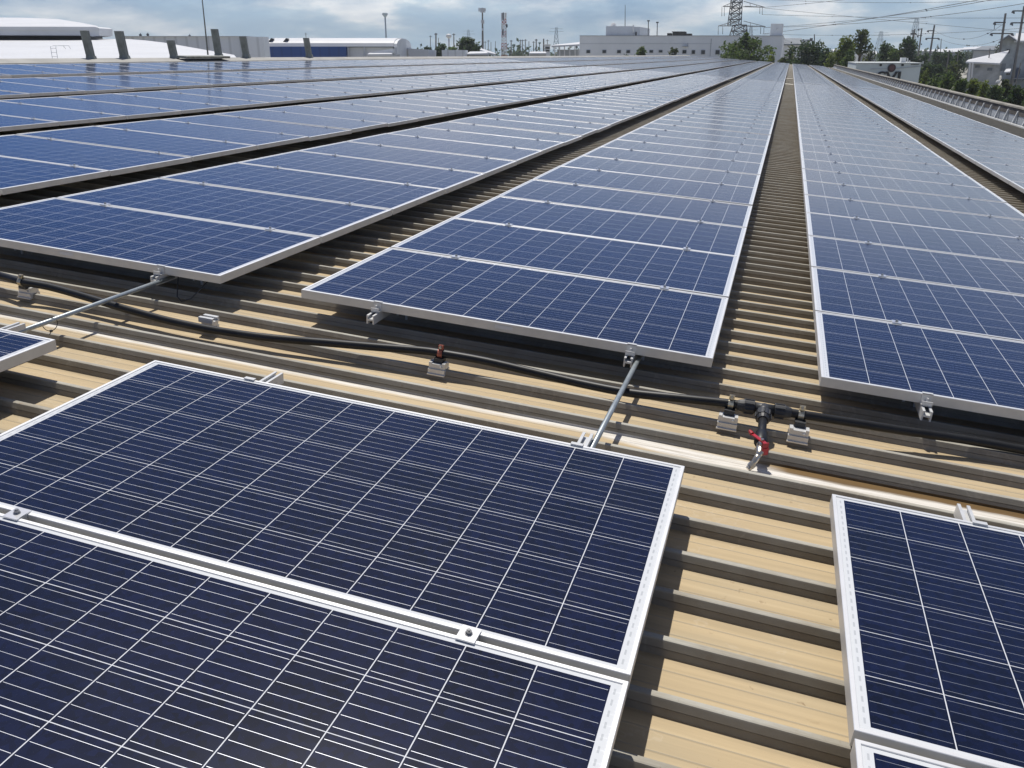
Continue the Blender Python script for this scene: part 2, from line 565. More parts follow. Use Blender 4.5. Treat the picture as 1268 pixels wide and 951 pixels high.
# eave: white gutter lip, brackets, parapet wall, coping
rf = MB()
rf.extrude([(8.16, -.21), (8.16, -.115), (8.22, -.115), (8.22, -.40), (8.19, -.40), (8.19, -.145)], 1, YF, YB)
part('gutter_lip', rf, M_FIN, bld, BASE)
rf = MB()
rf.box((8.22, YF, -.44), (8.36, YB, -.40))
part('gutter_floor', rf, M_FLASH, bld, BASE)
rf = MB()
rf.box((8.36, YF, -.60), (8.40, YB, .075))
pw = part('parapet_flashing', rf, M_FLASH, bld, BASE)
rf = MB()
rf.box((8.405, YF, -6.6), (8.60, YB, .245))
part('wall', rf, M_DARKWALL, bld, BASE)
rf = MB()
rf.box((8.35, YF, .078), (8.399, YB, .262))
part('shadow_band', rf, M_DARKWALL, bld, BASE)  # dark strip that carries the shade beneath the coping in its colour
rf = MB()
rf.extrude([(8.325, .265), (8.33, .305), (8.46, .322), (8.63, .305), (8.64, .265)], 1, YF, YB)
part('coping', rf, M_COPE, bld, BASE)
fin = MB()
fin.add([(8.222, -.035, -.26), (8.300, -.035, -.26), (8.358, -.035, .15), (8.358, -.035, .20), (8.318, -.035, .20),
         (8.222, .035, -.26), (8.300, .035, -.26), (8.358, .035, .15), (8.358, .035, .20), (8.318, .035, .20)],
        [(0, 1, 2, 3, 4), (9, 8, 7, 6, 5), (0, 5, 6, 1), (1, 6, 7, 2), (2, 7, 8, 3), (3, 8, 9, 4), (4, 9, 5, 0)])
fm = fin.mesh('bracket', M_FIN)
for i in range(98):
    link('bracket', fm, bld, (0, 17.2 + 1.15 * i - 60, 6))
for (yy, x0, x1) in ((41.4, 1.96, 2.39), (52.0, 1.96, 2.39)):   # cream closing strips seen in the walkway
    rf = MB()
    rf.box((x0 + .01, yy, -.150), (x1 - .01, yy + .8, -.118))
    part('cream_strip', rf, M_STRIP, bld, BASE)
rf = MB()
rf.box((XL, YB, -6.5), (8.60, YB + .2, -.16))
part('end_wall', rf, M_DARKWALL, bld, BASE)

# ------------------------------------------------------------------ solar panels
def frame_shape(mb, m=0, o=(0, 0, 0), lip=.011, simple=False):
    ox, oy, oz = o
    X, Y = PW, PH
    def ring(ins, z):
        return [(ox + ins, oy + ins, oz + z), (ox + X - ins, oy + ins, oz + z), (ox + X - ins, oy + Y - ins, oz + z), (ox + ins, oy + Y - ins, oz + z)]
    if simple:
        rs = [ring(0, -PT), ring(0, 0), ring(lip, 0)]
    else:
        rs = [ring(.030, -PT + .0015), ring(.030, -PT), ring(0, -PT), ring(0, -.0012), ring(.0012, 0), ring(lip - .001, 0), ring(lip, -.0008), ring(lip, -.0032)]
    base = mb.add([p for r in rs for p in r], [], m)
    for i in range(len(rs) - 1):
        for j in range(4):
            a, b = base + 4 * i + j, base + 4 * i + (j + 1) % 4
            mb.f.append((a, b, b + 4, a + 4)); mb.mi.append(m)


def laminate_mesh():
    mb = MB()
    a = .0105
    mb.box((a, a, -.0072), (PW - a, PH - a, -.0028))
    me = mb.mesh('cell_sheet', [M_CELL, M_BACK])
    uvl = me.uv_layers.new(name='UVMap')
    for p in me.polygons:
        p.material_index = 0 if p.normal.z > .5 else 1
        for li in p.loop_indices:
            co = me.vertices[me.loops[li].vertex_index].co
            uvl.data[li].uv = (co.x, co.y)
    return me


ME_LAM = laminate_mesh()
mb = MB(); frame_shape(mb)
ME_FRAME = mb.mesh('frame', [M_ALU, M_ALU_SHADE])
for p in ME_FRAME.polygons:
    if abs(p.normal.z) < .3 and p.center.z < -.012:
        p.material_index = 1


def clamp_mb():
    mb = MB()                                    # hat plate bridging the gap between two modules, 20 mm wide gap
    mb.box((-.022, -.024, .0005), (.022, .024, .0038))
    mb.box((-.022, -.0085, -.036), (.022, .0085, .0005))
    return mb


ME_CLAMP = clamp_mb().mesh('clamp', M_CLAMP)
mb = MB()
mb.tube([(0, 0, .0040), (0, 0, .0055)], .0090, 14)
mb.tube([(0, 0, .0055), (0, 0, .0125)], .0068, 6)
mb.tube([(0, 0, .0125), (0, 0, .0150)], .0040, 10)
ME_BOLT = mb.mesh('bolt', M_STEEL)
mb = clamp_mb()
mb.tube([(0, 0, .0040), (0, 0, .0120)], .0072, 6)
ME_CLAMP_FAR = mb.mesh('clamp', M_RAIL)
mb = MB()
mb.box((0, -.0012, -.027), (.085, -.0004, -.012))
ME_STICK = mb.mesh('rating_sticker', M_STICK)

RX = (.405, 1.61)                                # the two rails under every row
PITCH = PH + .0202
ROWS = {'M': 0.0, 'R': 2.396, 'RR': 4.795, 'L1': -2.407, 'L2': -4.812, 'L3': -7.217, 'L4': -9.622, 'L5': -12.027}
ROWNAME = {'M': 'row just left of the central walkway', 'R': 'row just right of the central walkway',
           'RR': 'outermost right row beside the parapet', 'L1': 'second row left of the central walkway',
           'L2': 'third row left of the central walkway', 'L3': 'fourth row left of the central walkway',
           'L4': 'fifth row left of the central walkway', 'L5': 'sixth row left, just below the ridge'}
GAPS = (40, 91)


def row_y(i):
    return PITCH * i + sum(.40 for q in GAPS if i >= q)


NROW = 134


def vis(x, y):
    """rough area in photo pixels, zero when out of frame"""
    ps = [project((x + a, y + b, 0)) for a, b in ((0, 0), (PW, 0), (PW, PH), (0, PH))]
    if any(p is None for p in ps):
        return 0.0
    if not any(-2 < p[0] < 1270 and -2 < p[1] < 953 for p in ps):
        return 0.0
    poly = ps                                     # clip to the frame
    for axis, lim, sg in ((0, 0, 1), (0, 1268, -1), (1, 0, 1), (1, 951, -1)):
        out = []
        for i in range(len(poly)):
            a, b = poly[i], poly[(i + 1) % len(poly)]
            ia, ib = sg * (a[axis] - lim) >= 0, sg * (b[axis] - lim) >= 0
            if ia:
                out.append(a)
            if ia != ib:
                t = (lim - a[axis]) / (b[axis] - a[axis])
                out.append((a[0] + t * (b[0] - a[0]), a[1] + t * (b[1] - a[1])))
        poly = out
        if not poly:
            return 0.0
    s = 0
    for i in range(len(poly)):
        a, b = poly[i], poly[(i + 1) % len(poly)]
        s += a[0] * b[1] - b[0] * a[1]
    return abs(s) / 2


def ordinal(n):
    if 10 <= n % 100 <= 20:
        return '%dth' % n
    return '%d%s' % (n, {1: 'st', 2: 'nd', 3: 'rd'}.get(n % 10, 'th'))


GROUP = 'solar panels in rows on the roof'
rp = random.Random(3)


def panel(x, y, label, clamps=True, bolts=False, sticker=False, front=False):
    z = rp.uniform(-.0012, .0012)
    o = onroof(link('solar_panel', None), (x, y, z))
    o.rotation_euler = (rp.gauss(0, .0011), SLOPE + rp.gauss(0, .0011), 0)
    tag(o, label, 'solar panel', GROUP)
    link('cell_sheet', ME_LAM, o)
    link('frame', ME_FRAME, o)
    if clamps:
        for rx in RX:
            c = link('clamp', ME_CLAMP if bolts else ME_CLAMP_FAR, o, (rx + rp.uniform(-.015, .015), PH + .0101, 0))
            c.rotation_euler = (0, 0, rp.uniform(-.04, .04))
            if bolts:
                link('bolt', ME_BOLT, c)
    if sticker:
        link('rating_sticker', ME_STICK, o, (.985, 0, 0))
    return o


# foreground block, one walkway nearer
FY = -1.0404
fg = [('N', 0.0, 0, 'dark blue solar panel spanning the foreground, its far edge on the bare roof strip'),
      ('N', 0.0, 1, 'dark blue solar panel filling the bottom left corner of the photo'),
      ('R', 2.3955, 0, 'dark blue solar panel at the right edge of the photo, nearest the tap'),
      ('R', 2.3955, 1, 'sliver of a solar panel at the bottom right corner of the photo'),
      ('L', -2.407, 0, 'corner of a solar panel poking in at the left edge below the long conduit')]
for key, x, i, lab in fg:
    y = FY - PH - i * PITCH + (.012 if key == 'R' else 0)
    panel(x, y, lab, clamps=(i > 0), bolts=True)
# just outside the frame, so that a step to the side shows no hole
cand = []
for key, x in ROWS.items():
    for i in range(NROW):
        cand.append((vis(x, row_y(i)), key, i))
cand.sort(reverse=True)
chosen = set((kk, i) for a, kk, i in cand[:294] if a > 0)
front_vis = {}
for key in ROWS:
    front_vis[key] = min(i for i in range(NROW) if (key, i) in chosen)
field = []
for key, x in ROWS.items():
    for i in range(NROW):
        y = row_y(i)
        if (key, i) in chosen:
            kth = i - front_vis[key] + 1
            if key in ('M', 'R', 'L1'):
                lab = 'blue solar panel, %s from the front in the %s' % (ordinal(kth), ROWNAME[key])
            else:
                lab = 'blue solar panel, %s in from the frame edge, %s' % (ordinal(kth), ROWNAME[key])
            if kth == 1:
                lab = {'M': 'blue solar panel at the front of the row just left of the central walkway',
                       'R': 'blue solar panel at the front of the row just right of the central walkway',
                       'L1': 'blue solar panel at the front of the second row left of the central walkway'}.get(key, lab)
            panel(x, y, lab, bolts=(i < 9), sticker=(i == 0))
        else:
            field.append((x, y))

fb = MB()
lam_faces = []
for x, y in field:
    z0 = rp.uniform(-.0012, .0012)
    frame_shape(fb, 1, (x, y, z0), simple=True)
    a = .0105
    lam_faces.append(len(fb.f))
    fb.add([(x + a, y + a, z0 - .0028), (x + PW - a, y + a, z0 - .0028), (x + PW - a, y + PH - a, z0 - .0028), (x + a, y + PH - a, z0 - .0028)], [(0, 1, 2, 3)], 0)
    for rx in RX:
        fb.box((x + rx - .026, y + PH - .016, z0 + .001), (x + rx + .026, y + PH + .036, z0 + .010), 2)
me = fb.mesh('solar_panel_field', [M_CELL, M_ALU, M_RAIL])
uvl = me.uv_layers.new(name='UVMap')
for fi in lam_faces:
    p = me.polygons[fi]
    cos = [me.vertices[me.loops[li].vertex_index].co for li in p.loop_indices]
    mx, my = min(c.x for c in cos), min(c.y for c in cos)
    for li, c in zip(p.loop_indices, cos):
        uvl.data[li].uv = (c.x - mx + .0105, c.y - my + .0105)
tag(onroof(link('solar_panel_field', me), (0, 0, 0)), 'distant rows of solar panels running to the far end of the roof', 'solar panels', GROUP, 'stuff')

# ------------------------------------------------------------------ mounting rails with end clamps
def rail_profile():
    z0, z1, h = -.083, -.0415, .0185
    return [(-h, z0), (-h, z1), (-.0088, z1), (-.0088, z1 - .005), (-.0135, z1 - .005), (-.0135, z1 - .017), (.0135, z1 - .017),
            (.0135, z1 - .005), (.0088, z1 - .005), (.0088, z1), (h, z1), (h, z0), (.012, z0), (.012, z0 + .016), (-.012, z0 + .016), (-.012, z0)]


def end_clamp_mb(sign):
    """clip over the module edge at y=0; sign -1: module lies on +y"""
    mb = MB()
    s = sign
    def bx(a, b, z0, z1, w):
        mb.box((-w, min(a * s, b * s), z0), (w, max(a * s, b * s), z1))
    bx(.0006, .0045, -.044, .0035, .020)         # plate against the frame
    bx(-.012, .0045, .0006, .0038, .020)         # lip on the frame
    bx(.0045, .034, -.0405, -.036, .020)         # foot on the rail
    bx(.0300, .034, -.0405, -.020, .020)
    mb.tube([(0, .018 * s, -.036), (0, .018 * s, -.026)], .0075, 6)
    mb.tube([(0, .018 * s, -.026), (0, .018 * s, -.010)], .0042, 8)
    return mb


ME_EC = {-1: end_clamp_mb(-1).mesh('end_clamp', M_RAIL), 1: end_clamp_mb(1).mesh('end_clamp', M_RAIL)}
fb = MB()
fb.box((-.030, -.022, -.150), (-.0195, .022, -.060))
fb.box((-.030, -.022, -.143), (.030, .022, -.128))
fb.box((.018, -.022, -.165), (.030, .022, -.128))
ME_FOOT = fb.mesh('rail_foot', M_RAIL)


def rail(x, y0, y1, label, ends, feet):
    c = (x, y0, 0)
    o = rempty('mounting_rail', c, label, 'mounting rail', 'aluminium rails under the solar panels')
    mb = MB()
    mb.extrude([(a, b) for a, b in rail_profile()], 1, 0, y1 - y0)
    link('rail_bar', mb.mesh('rail_bar', M_RAIL), o)
    for yy, s in ends:
        link('end_clamp', ME_EC[s], o, (0, yy - y0, 0))
    for yy in feet:
        link('rail_foot', ME_FOOT, o, (0, yy - y0, 0))
    return o


RL = {'M': ('under the front of the row just left of the walkway', 'under the row just left of the walkway, beside the grey conduit'),
      'R': ('under the row just right of the walkway, behind the tap', 'under the far half of the row just right of the walkway'),
      'RR': ('under the outermost right row, walkway side', 'under the outermost right row, parapet side'),
      'L1': ('far left under the second row left of the walkway', 'under the second row left of the walkway, meeting the long conduit'),
      'L2': ('under the third row left of the walkway, uphill side', 'under the third row left of the walkway, downhill side'),
      'L3': ('under the fourth row left of the walkway, uphill side', 'under the fourth row left of the walkway, downhill side'),
      'L4': ('under the fifth row left of the walkway, uphill side', 'under the fifth row left of the walkway, downhill side'),
      'L5': ('under the sixth row left, nearest the ridge', 'under the sixth row left, downhill side')}
for key, x in ROWS.items():
    for j, rx in enumerate(RX):
        if j == 0 and key == 'L1':
            pass
        rail(x + rx, -.082 if j == 0 else -.060, row_y(NROW) - .02, 'slotted aluminium rail ' + RL[key][j], [(0.0, -1)], [.3, 1.5, 2.7] if key in ('M', 'R', 'L1') else [])
NL = {('N', 0): 'slotted rail stub ending behind the foreground panel, left of centre', ('N', 1): 'slotted rail stub behind the foreground panel, beside the conduit',
      ('R', 0): 'slotted rail stub behind the right edge foreground panel', ('R', 1): 'slotted rail hidden right of the right edge foreground panel',
      ('L', 1): 'slotted rail stub at the left edge beneath the long conduit'}
for key, x in (('N', 0.0), ('R', 2.3955), ('L', -2.407)):
    for j, rx in enumerate(RX):
        if (key, j) in (('L', 0), ('R', 1)):
            continue
        e = FY + (.012 if key == 'R' else 0)
        rail(x + rx, -3.06, e + (.185 if j == 0 or key != 'L' else .175), NL[(key, j)], [(e, 1)], [-1.3, -2.1] if key != 'L' else [-1.3])

# ------------------------------------------------------------------ conduits between the blocks
cd = MB()
cd.tube([(1.645, .10, -.066), (1.640, -.5, -.070), (1.634, -1.35, -.074)], .0105, 14)
robj('conduit', cd, M_GALV, 'straight grey steel conduit bridging the gap, right one beside the tap', 'conduit', 'grey conduits bridging the bare strip', True)
cd = MB()
cd.tube([(-.775, .06, -.066), (-.783, -.5, -.070), (-.79, -1.35, -.074)], .0105, 14)
robj('conduit', cd, M_GALV, 'straight grey steel conduit on the left, with a cable tie round it', 'conduit', 'grey conduits bridging the bare strip', True)
ct = MB()
t0 = np.array((-.786, -.735, -.071))
loop = []
for i in range(25):
    t = 2 * math.pi * i / 24
    dn_ = .5 - .5 * math.cos(t)                  # 0 on the conduit, 1 at the hanging tip
    loop.append(t0 + np.array((.012 * math.sin(t), .034 * math.sin(t) * (1 - .35 * dn_), .0125 - .058 * dn_)))
ct.tube(loop, .0017, 6)
ct.tube([loop[12], loop[12] + np.array((-.003, -.008, -.016))], .0018, 6)
ct.cbox(loop[12], (.009, .009, .009))
robj('cable_tie', ct, M_FIT, 'loose black cable tie looped round the left grey conduit', 'cable tie')

# ------------------------------------------------------------------ black water pipe
def roofpt(px, py, z):
    d = RY.T @ (RW.T @ np.array([(px - CX) / FPX, (py - CY) / FPX, 1.0]))
    c = RY.T @ CW
    return c + d * ((z - c[2]) / d[2])


pp = [(0, 341, -.083), (27, 349, -.083), (60, 355, -.090), (100, 366, -.102), (150, 381, -.116), (200, 395, -.126), (240, 404, -.129), (273, 410, -.129),
      (330, 418, -.124), (400, 424, -.112), (470, 430, -.098), (520, 434, -.086), (546, 437.5, -.083), (600, 447, -.090), (660, 461, -.106),
      (720, 475, -.115), (780, 486.5, -.110), (840, 493, -.094), (905, 500, -.083), (946, 506.5, -.082), (992, 513.5, -.083), (1060, 524, -.094), (1120, 533.5, -.106),
      (1200, 545, -.116), (1268, 557, -.122), (1340, 570, -.120), (1420, 584, -.115)]
raw = [roofpt(*q) for q in pp]
raw.insert(0, raw[0] + np.array((-.5, .05, .0)))
# smooth through the traced points
path = []
for i in range(len(raw) - 1):
    p_1, p_2 = raw[i], raw[i + 1]
    m1 = (raw[i + 1] - raw[max(i - 1, 0)]) / 2
    m2 = (raw[min(i + 2, len(raw) - 1)] - raw[i]) / 2
    for s in range(4):
        t = s / 4
        path.append((2 * t ** 3 - 3 * t ** 2 + 1) * p_1 + (t ** 3 - 2 * t ** 2 + t) * m1 + (-2 * t ** 3 + 3 * t ** 2) * p_2 + (t ** 3 - t ** 2) * m2)
path.append(raw[-1])
PR = .0180
wp = MB()
wp.tube(path, PR, 16)
robj('water_pipe', wp, M_HDPE, 'black plastic water pipe snaking across the bare roof strip', 'pipe', None, True)


def pipe_clip(px, py, zp, label, strap, dy=0.0):
    p = roofpt(px, py, zp)
    c = np.array((p[0], -.30 if abs(p[1] + .3) < .12 else p[1], -.185))
    o = rempty('pipe_clip', c, label, 'pipe clip', 'pipe clips standing on the roof ribs')
    L = p - c
    hx = .038
    b = MB()                                     # two jaws clamping the rib
    b.box((-hx, -.030, .018), (hx, -.0095, .044))
    b.box((-hx, .0105, .018), (hx, .030, .044))
    b.box((-hx * .96, -.024, .0415), (hx * .96, .026, .066))
    b.box((-hx * 1.04, -.037, .018), (hx * 1.04, -.030, .0235))
    b.tube([(.019, -.024, .055), (.019, -.030, .055)], .0055, 6)
    b.box((-hx * .96, -.024, .066), (-hx * .62, .012, .072))
    b.box((hx * .62, -.024, .066), (hx * .96, .012, .072))
    link('block', b.mesh('block', M_RAIL), o)
    b = MB()                                     # black rubber saddle
    b.box((-.020, -.020 + L[1] * .5, .0662), (.020, .018 + L[1] * .5, L[2] - PR * .8))
    link('saddle', b.mesh('saddle', M_FIT), o)
    b = MB()                                     # strap round the pipe, ears bolted on top
    n = 14
    r0, r1, w = PR + .0008, PR + .0032, .0105
    for i in range(n):
        a0, a1 = math.radians(105 + 330 * i / n), math.radians(105 + 330 * (i + 1) / n)
        vs = []
        for xx in (-w, w):
            for (aa, rr) in ((a0, r0), (a1, r0), (a1, r1), (a0, r1)):
                vs.append((L[0] + xx, L[1] + rr * math.cos(aa), L[2] + rr * math.sin(aa)))
        b.add(vs, [(0, 1, 2, 3), (7, 6, 5, 4), (0, 4, 5, 1), (1, 5, 6, 2), (2, 6, 7, 3), (3, 7, 4, 0)])
    b.box((-w, L[1] - .0062, L[2] + PR), (w, L[1] - .0036, L[2] + PR + .019))
    b.box((-w, L[1] + .0028, L[2] + PR), (w, L[1] + .0054, L[2] + PR + .019))
    st = link('strap', b.mesh('strap', strap), o)
    b = MB()
    b.tube([(0, L[1] - .014, L[2] + PR + .011), (0, L[1] + .014, L[2] + PR + .011)], .0032, 8)
    b.tube([(0, L[1] - .0125, L[2] + PR + .011), (0, L[1] - .0065, L[2] + PR + .011)], .0064, 6)
    b.tube([(0, L[1] + .0060, L[2] + PR + .011), (0, L[1] + .0115, L[2] + PR + .011)], .0064, 6)
    link('bolt', b.mesh('bolt', M_STEEL), st)
    return o


pipe_clip(27, 349, -.083, 'pipe clip on the black pipe at the left edge of the photo', M_STRAP)
pipe_clip(546, 437.5, -.083, 'pipe clip with a rusty red strap, on the pipe in mid photo', M_STRAPR)
pipe_clip(905, 500, -.083, 'pipe clip just left of the black tee fitting', M_STRAP)
pipe_clip(992, 513.5, -.083, 'pipe clip just right of the black tee fitting', M_STRAP)
# bare rib clamp, no pipe on it
o = rempty('rib_clamp', (-.300, -.30 + .09, -.185), 'bare aluminium rib clamp holding nothing, beside the sagging black pipe', 'rib clamp')
o.location = tuple(RY @ np.array((-.305, -.30, -.185)))
b = MB()
b.box((-.030, -.028, .016), (.030, -.0095, .046)); b.box((-.030, .0105, .016), (.030, .028, .046)); b.box((-.029, -.022, .0415), (.029, .024, .062))
link('jaw', b.mesh('jaw', M_RAIL), o)
b = MB()
b.box((-.040, -.028, .062), (.034, -.018, .086)); b.box((-.040, .016, .062), (.034, .026, .086)); b.box((-.040, -.018, .062), (.034, .016, .070))
b.box((-.040, -.018, .082), (.034, -.010, .086)); b.box((-.040, .008, .082), (.034, .016, .086))
link('channel_piece', b.mesh('channel_piece', M_RAIL), o)

# ------------------------------------------------------------------ tee and tap
T = roofpt(946, 506.5, -.082)
tee = rempty('pipe_tee', T, 'black plastic tee fitting in the pipe, above the red tap', 'pipe fitting')
dirp = raw[21] - raw[19]
dirp = dirp / np.linalg.norm(dirp)


def ribbed(mb, a, b, r, n=16, lugs=8):
    mb.tube([a, b], r, n)
    a, b = np.array(a), np.array(b)
    d = (b - a) / np.linalg.norm(b - a)
    u = np.cross(d, (0, 0, 1.0)); u /= np.linalg.norm(u)
    w = np.cross(d, u)
    for i in range(lugs):
        t = 2 * math.pi * i / lugs
        q = u * math.cos(t) + w * math.sin(t)
        mb.tube([a + d * .003 + q * r, b - d * .003 + q * r], .0032, 6)


b = MB()
b.tube([-dirp * .042, dirp * .042], .0225, 18)
b.tube([(0, .004, .002), (0, -.040, -.004)], .0235, 18)
part('tee_body', b, M_FIT, tee, smooth=True)
for s in (-1, 1):
    b = MB()
    ribbed(b, dirp * s * .038, dirp * s * .078, .0290)
    b.tube([dirp * s * .078, dirp * s * .096, dirp * s * .103], [.0265, .0225, .0195], 16)
    part('union_nut', b, M_FIT, tee)
b = MB()
ribbed(b, (0, -.034, -.004), (0, -.074, -.008), .0290)
b.tube([(0, -.074, -.008), (0, -.090, -.010)], [.0265, .0205], 16)
part('union_nut', b, M_FIT, tee)
b = MB()
b.tube([(0, -.06, -.007), (.001, -.180, -.022), (.001, -.215, -.027)], .0160, 16)
b.tube([(.001, -.180, -.022), (.001, -.188, -.023), (.001, -.248, -.033), (.001, -.256, -.034)], [.0165, .0225, .0245, .0215], 16)
part('branch_pipe', b, M_HDPE, tee, smooth=True)

TP = T + np.array((.003, -.254, -.034))
tap = rempty('tap', TP, 'chrome water tap with a red lever handle, on the black tee', 'tap')
b = MB()
b.tube([(0, .006, 0), (0, -.012, -.002)], .0165, 6)
b.tube([(0, -.010, -.002), (0, -.024, -.003), (0, -.034, -.004), (-.001, -.056, -.007), (-.002, -.066, -.009), (-.006, -.078, -.014)],
       [.0130, .0165, .0180, .0165, .0125, .0115], 16)
b.tube([(-.004, -.074, -.012), (-.009, -.084, -.022), (-.015, -.092, -.034), (-.019, -.097, -.042)], [.0115, .0110, .0105, .0105], 14)
b.tube([(0, -.038, .0), (0, -.038, .026)], .0085, 12)
part('body', b, M_BRASS, tap, smooth=True)
b = MB()
b.tube([(-.017, -.095, -.039), (-.026, -.104, -.051)], .0135, 8)
b.tube([(-.026, -.104, -.051), (-.032, -.110, -.0585)], .0105, 12)
part('hose_nozzle', b, M_BRASS, tap)
hd = MB()                                        # long flat lever with a turned up tip
R30 = np.array([[.62, .78, 0], [-.78, .62, 0], [0, 0, 1]])
hd.box((-.058, -.0075, .0265), (.022, .0075, .0305), 0, R30, (0, -.038, 0))
hd.box((.020, -.0125, .010), (.0245, .0125, .0305), 0, R30, (0, -.038, 0))
hd.box((.0205, -.0135, -.016), (.0245, .0135, .011), 0, R30, (.002, -.040, 0))
hd.tube([(-.0372, .0072, .0285), (-.048, .020, .034)], [.0085, .006], 10)
part('lever_handle', hd, M_RED, tap)
b = MB()
b.tube([(0, -.038, .0305), (0, -.038, .0370)], .0065, 6)
part('handle_nut', b, M_STEEL, tap)

# hanging cables
cb = MB()
cb.tube([(-.735, .05, -.045), (-.72, .02, -.09), (-.69, -.03, -.135), (-.655, -.045, -.15), (-.60, -.04, -.13), (-.565, .0, -.08), (-.55, .05, -.045)], .0028, 8)
robj('cable', cb, M_FIT, 'thin black cable hanging in a loop beneath the left front panel', 'cable', None, True)
cb = MB()
cb.tube([(2.80, -1.02, -.055), (2.83, -.985, -.047), (2.87, -.965, -.06), (2.93, -.97, -.075), (3.02, -1.0, -.085), (3.12, -1.05, -.085)], .0028, 8)
robj('cable', cb, M_FIT, 'thin black cable trailing behind the right edge foreground panel', 'cable', None, True)

# ------------------------------------------------------------------ posts, mast and ladder on the ridge
PL = ['leftmost and tallest looking grey post on the ridge, before the dark louvre', 'second grey post from the left on the ridge',
      'shortest grey post on the ridge, before the white hall roof', 'tall grey post on the ridge right of the thin mast',
      'grey post on the ridge before the corrugated wall', 'grey post on the ridge before the blue wall, with a thin spike']
for i, (xb, yb, xt, yt, w) in enumerate(((113, 70.5, 104.5, 38, 9), (154.5, 70, 147, 38.5, 9.5), (216, 69.5, 211, 50, 8.5), (271, 68, 265.5, 36, 8), (305, 68, 300.5, 45, 7.5), (383, 68, 379, 47, 7.0))):
    # Where the ridge line passes under this pixel
    d = RY.T @ (RW.T @ np.array([(xb - CX) / FPX, (yb - CY) / FPX, 1.0]))
    c = RY.T @ CW
    p = c + d * ((XL - c[0]) / d[0])
    wp_ = RY @ p
    D = np.dot(wp_ - CW, FWD)
    top = at(xt, yt, D)
    hw = w * D / FPX / 2 * .9
    b = MB()
    base = wp_ - np.array((0, 0, .12))
    ax = (top - base)
    b.loft([base + RIGHT * sx * hw + FWD * sy * hw * .7 for sx, sy in ((-1, -1), (1, -1), (1, 1), (-1, 1))],
           [top + RIGHT * sx * hw + FWD * sy * hw * .7 for sx, sy in ((-1, -1), (1, -1), (1, 1), (-1, 1))])
    b.loft([base + RIGHT * sx * hw * 1.35 + FWD * sy * hw for sx, sy in ((-1, -1), (1, -1), (1, 1), (-1, 1))],
           [base + ax * .06 + np.array((0, 0, .10)) + RIGHT * sx * hw * 1.1 + FWD * sy * hw * .8 for sx, sy in ((-1, -1), (1, -1), (1, 1), (-1, 1))])
    if i == 5:
        b.tube([top, top + np.array((0, 0, .16))], .008, 6)
        b.tube([top + np.array((-.04, 0, .12)), top + np.array((.05, 0, .12))], .006, 6)
    wobj('roof_post', b, M_POST, PL[i], 'post', 'grey posts along the roof ridge')
b = MB()
q0, q1 = at(257.5, 68, 24), at(249, -14, 24)
b.tube([q0, q1], [.022, .012], 8)
wobj('lightning_mast', b, M_POST, 'thin dark mast rising out of the top edge, left', 'mast')

# ------------------------------------------------------------------ background materials
M_WROOF = mat('white_sheet_roof', (.60, .61, .62), .5, 0, .06, .2)
M_FASCIA = mat('grey_fascia', (.62, .64, .66), .55, 0, .08, .5)
M_BLACK = mat('dark_opening', (.015, .016, .018), .5)
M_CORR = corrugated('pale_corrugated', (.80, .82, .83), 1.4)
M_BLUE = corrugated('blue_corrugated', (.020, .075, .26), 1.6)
M_WHITEW = mat('white_render', (.70, .71, .71), .8, 0, .08, .25)
M_CREAM = mat('plain_wall_render', (.82, .83, .82), .8, 0, .10, .12, stretch=(1, 1, .4))
M_GWALL = mat('grey_render', (.40, .42, .43), .8, 0, .15, .3)
M_DGREY = mat('dark_grey_sheet', (.17, .19, .21), .7, 0, .2, .4)
M_GLASS = mat('window_glass', (.03, .035, .04), .12)
M_SSTEEL = mat('tower_steel', (.10, .105, .11), .6, .2, .25, .5)
M_HAZED = mat('hazed_tower', (.34, .42, .46), .6, 0, .1, .2)  # far towers paled and blued, distance haze put into the colour
M_REDW = mat('red_white_steel', (.45, .14, .11), .6, 0, .2, .4)
M_WHST = mat('white_steel', (.72, .72, .71), .6, 0, .1, .4)
M_CONC = mat('concrete_pole', (.20, .19, .175), .85, 0, .25, .8)
M_WIRE = mat('wire', (.09, .10, .11), .6)
M_TEALT = mat('teal_tank', (.08, .16, .16), .6)


def deep(px, depth):
    """the buildings right of the middle stand square to our roof"""
    if px > 1150:
        d = at(px, 100, 100) - CW
        d[2] = 0
        return d / np.linalg.norm(d) * depth
    return np.array((0, 1.0, 0)) * depth if px > 700 else FWD * depth


def bgbox(mb, px0, px1, pyt, D, depth, zbot=GZ, m=0, pyb=None):
    a, b = at(px0, pyt, D), at(px1, pyt, D)
    zt = (a[2] + b[2]) / 2
    if pyb is not None:
        zbot = at((px0 + px1) / 2, pyb, D)[2]
    dv = deep((px0 + px1) / 2, depth)
    q = [a, b, b + dv, a + dv]
    mb.add([(t[0], t[1], zbot) for t in q] + [(t[0], t[1], zt) for t in q],
           [(0, 3, 2, 1), (4, 5, 6, 7), (0, 1, 5, 4), (1, 2, 6, 5), (2, 3, 7, 6), (3, 0, 4, 7)], m)
    return mb


def pxpoly(mb, pts, D, depth, m=0):
    """outline given at distance D, extruded away by a real depth"""
    fr = [at(x, y, D) for x, y in pts]
    dv = deep(pts[0][0], depth)
    mb.loft(fr, [p + dv for p in fr], m)
    return mb


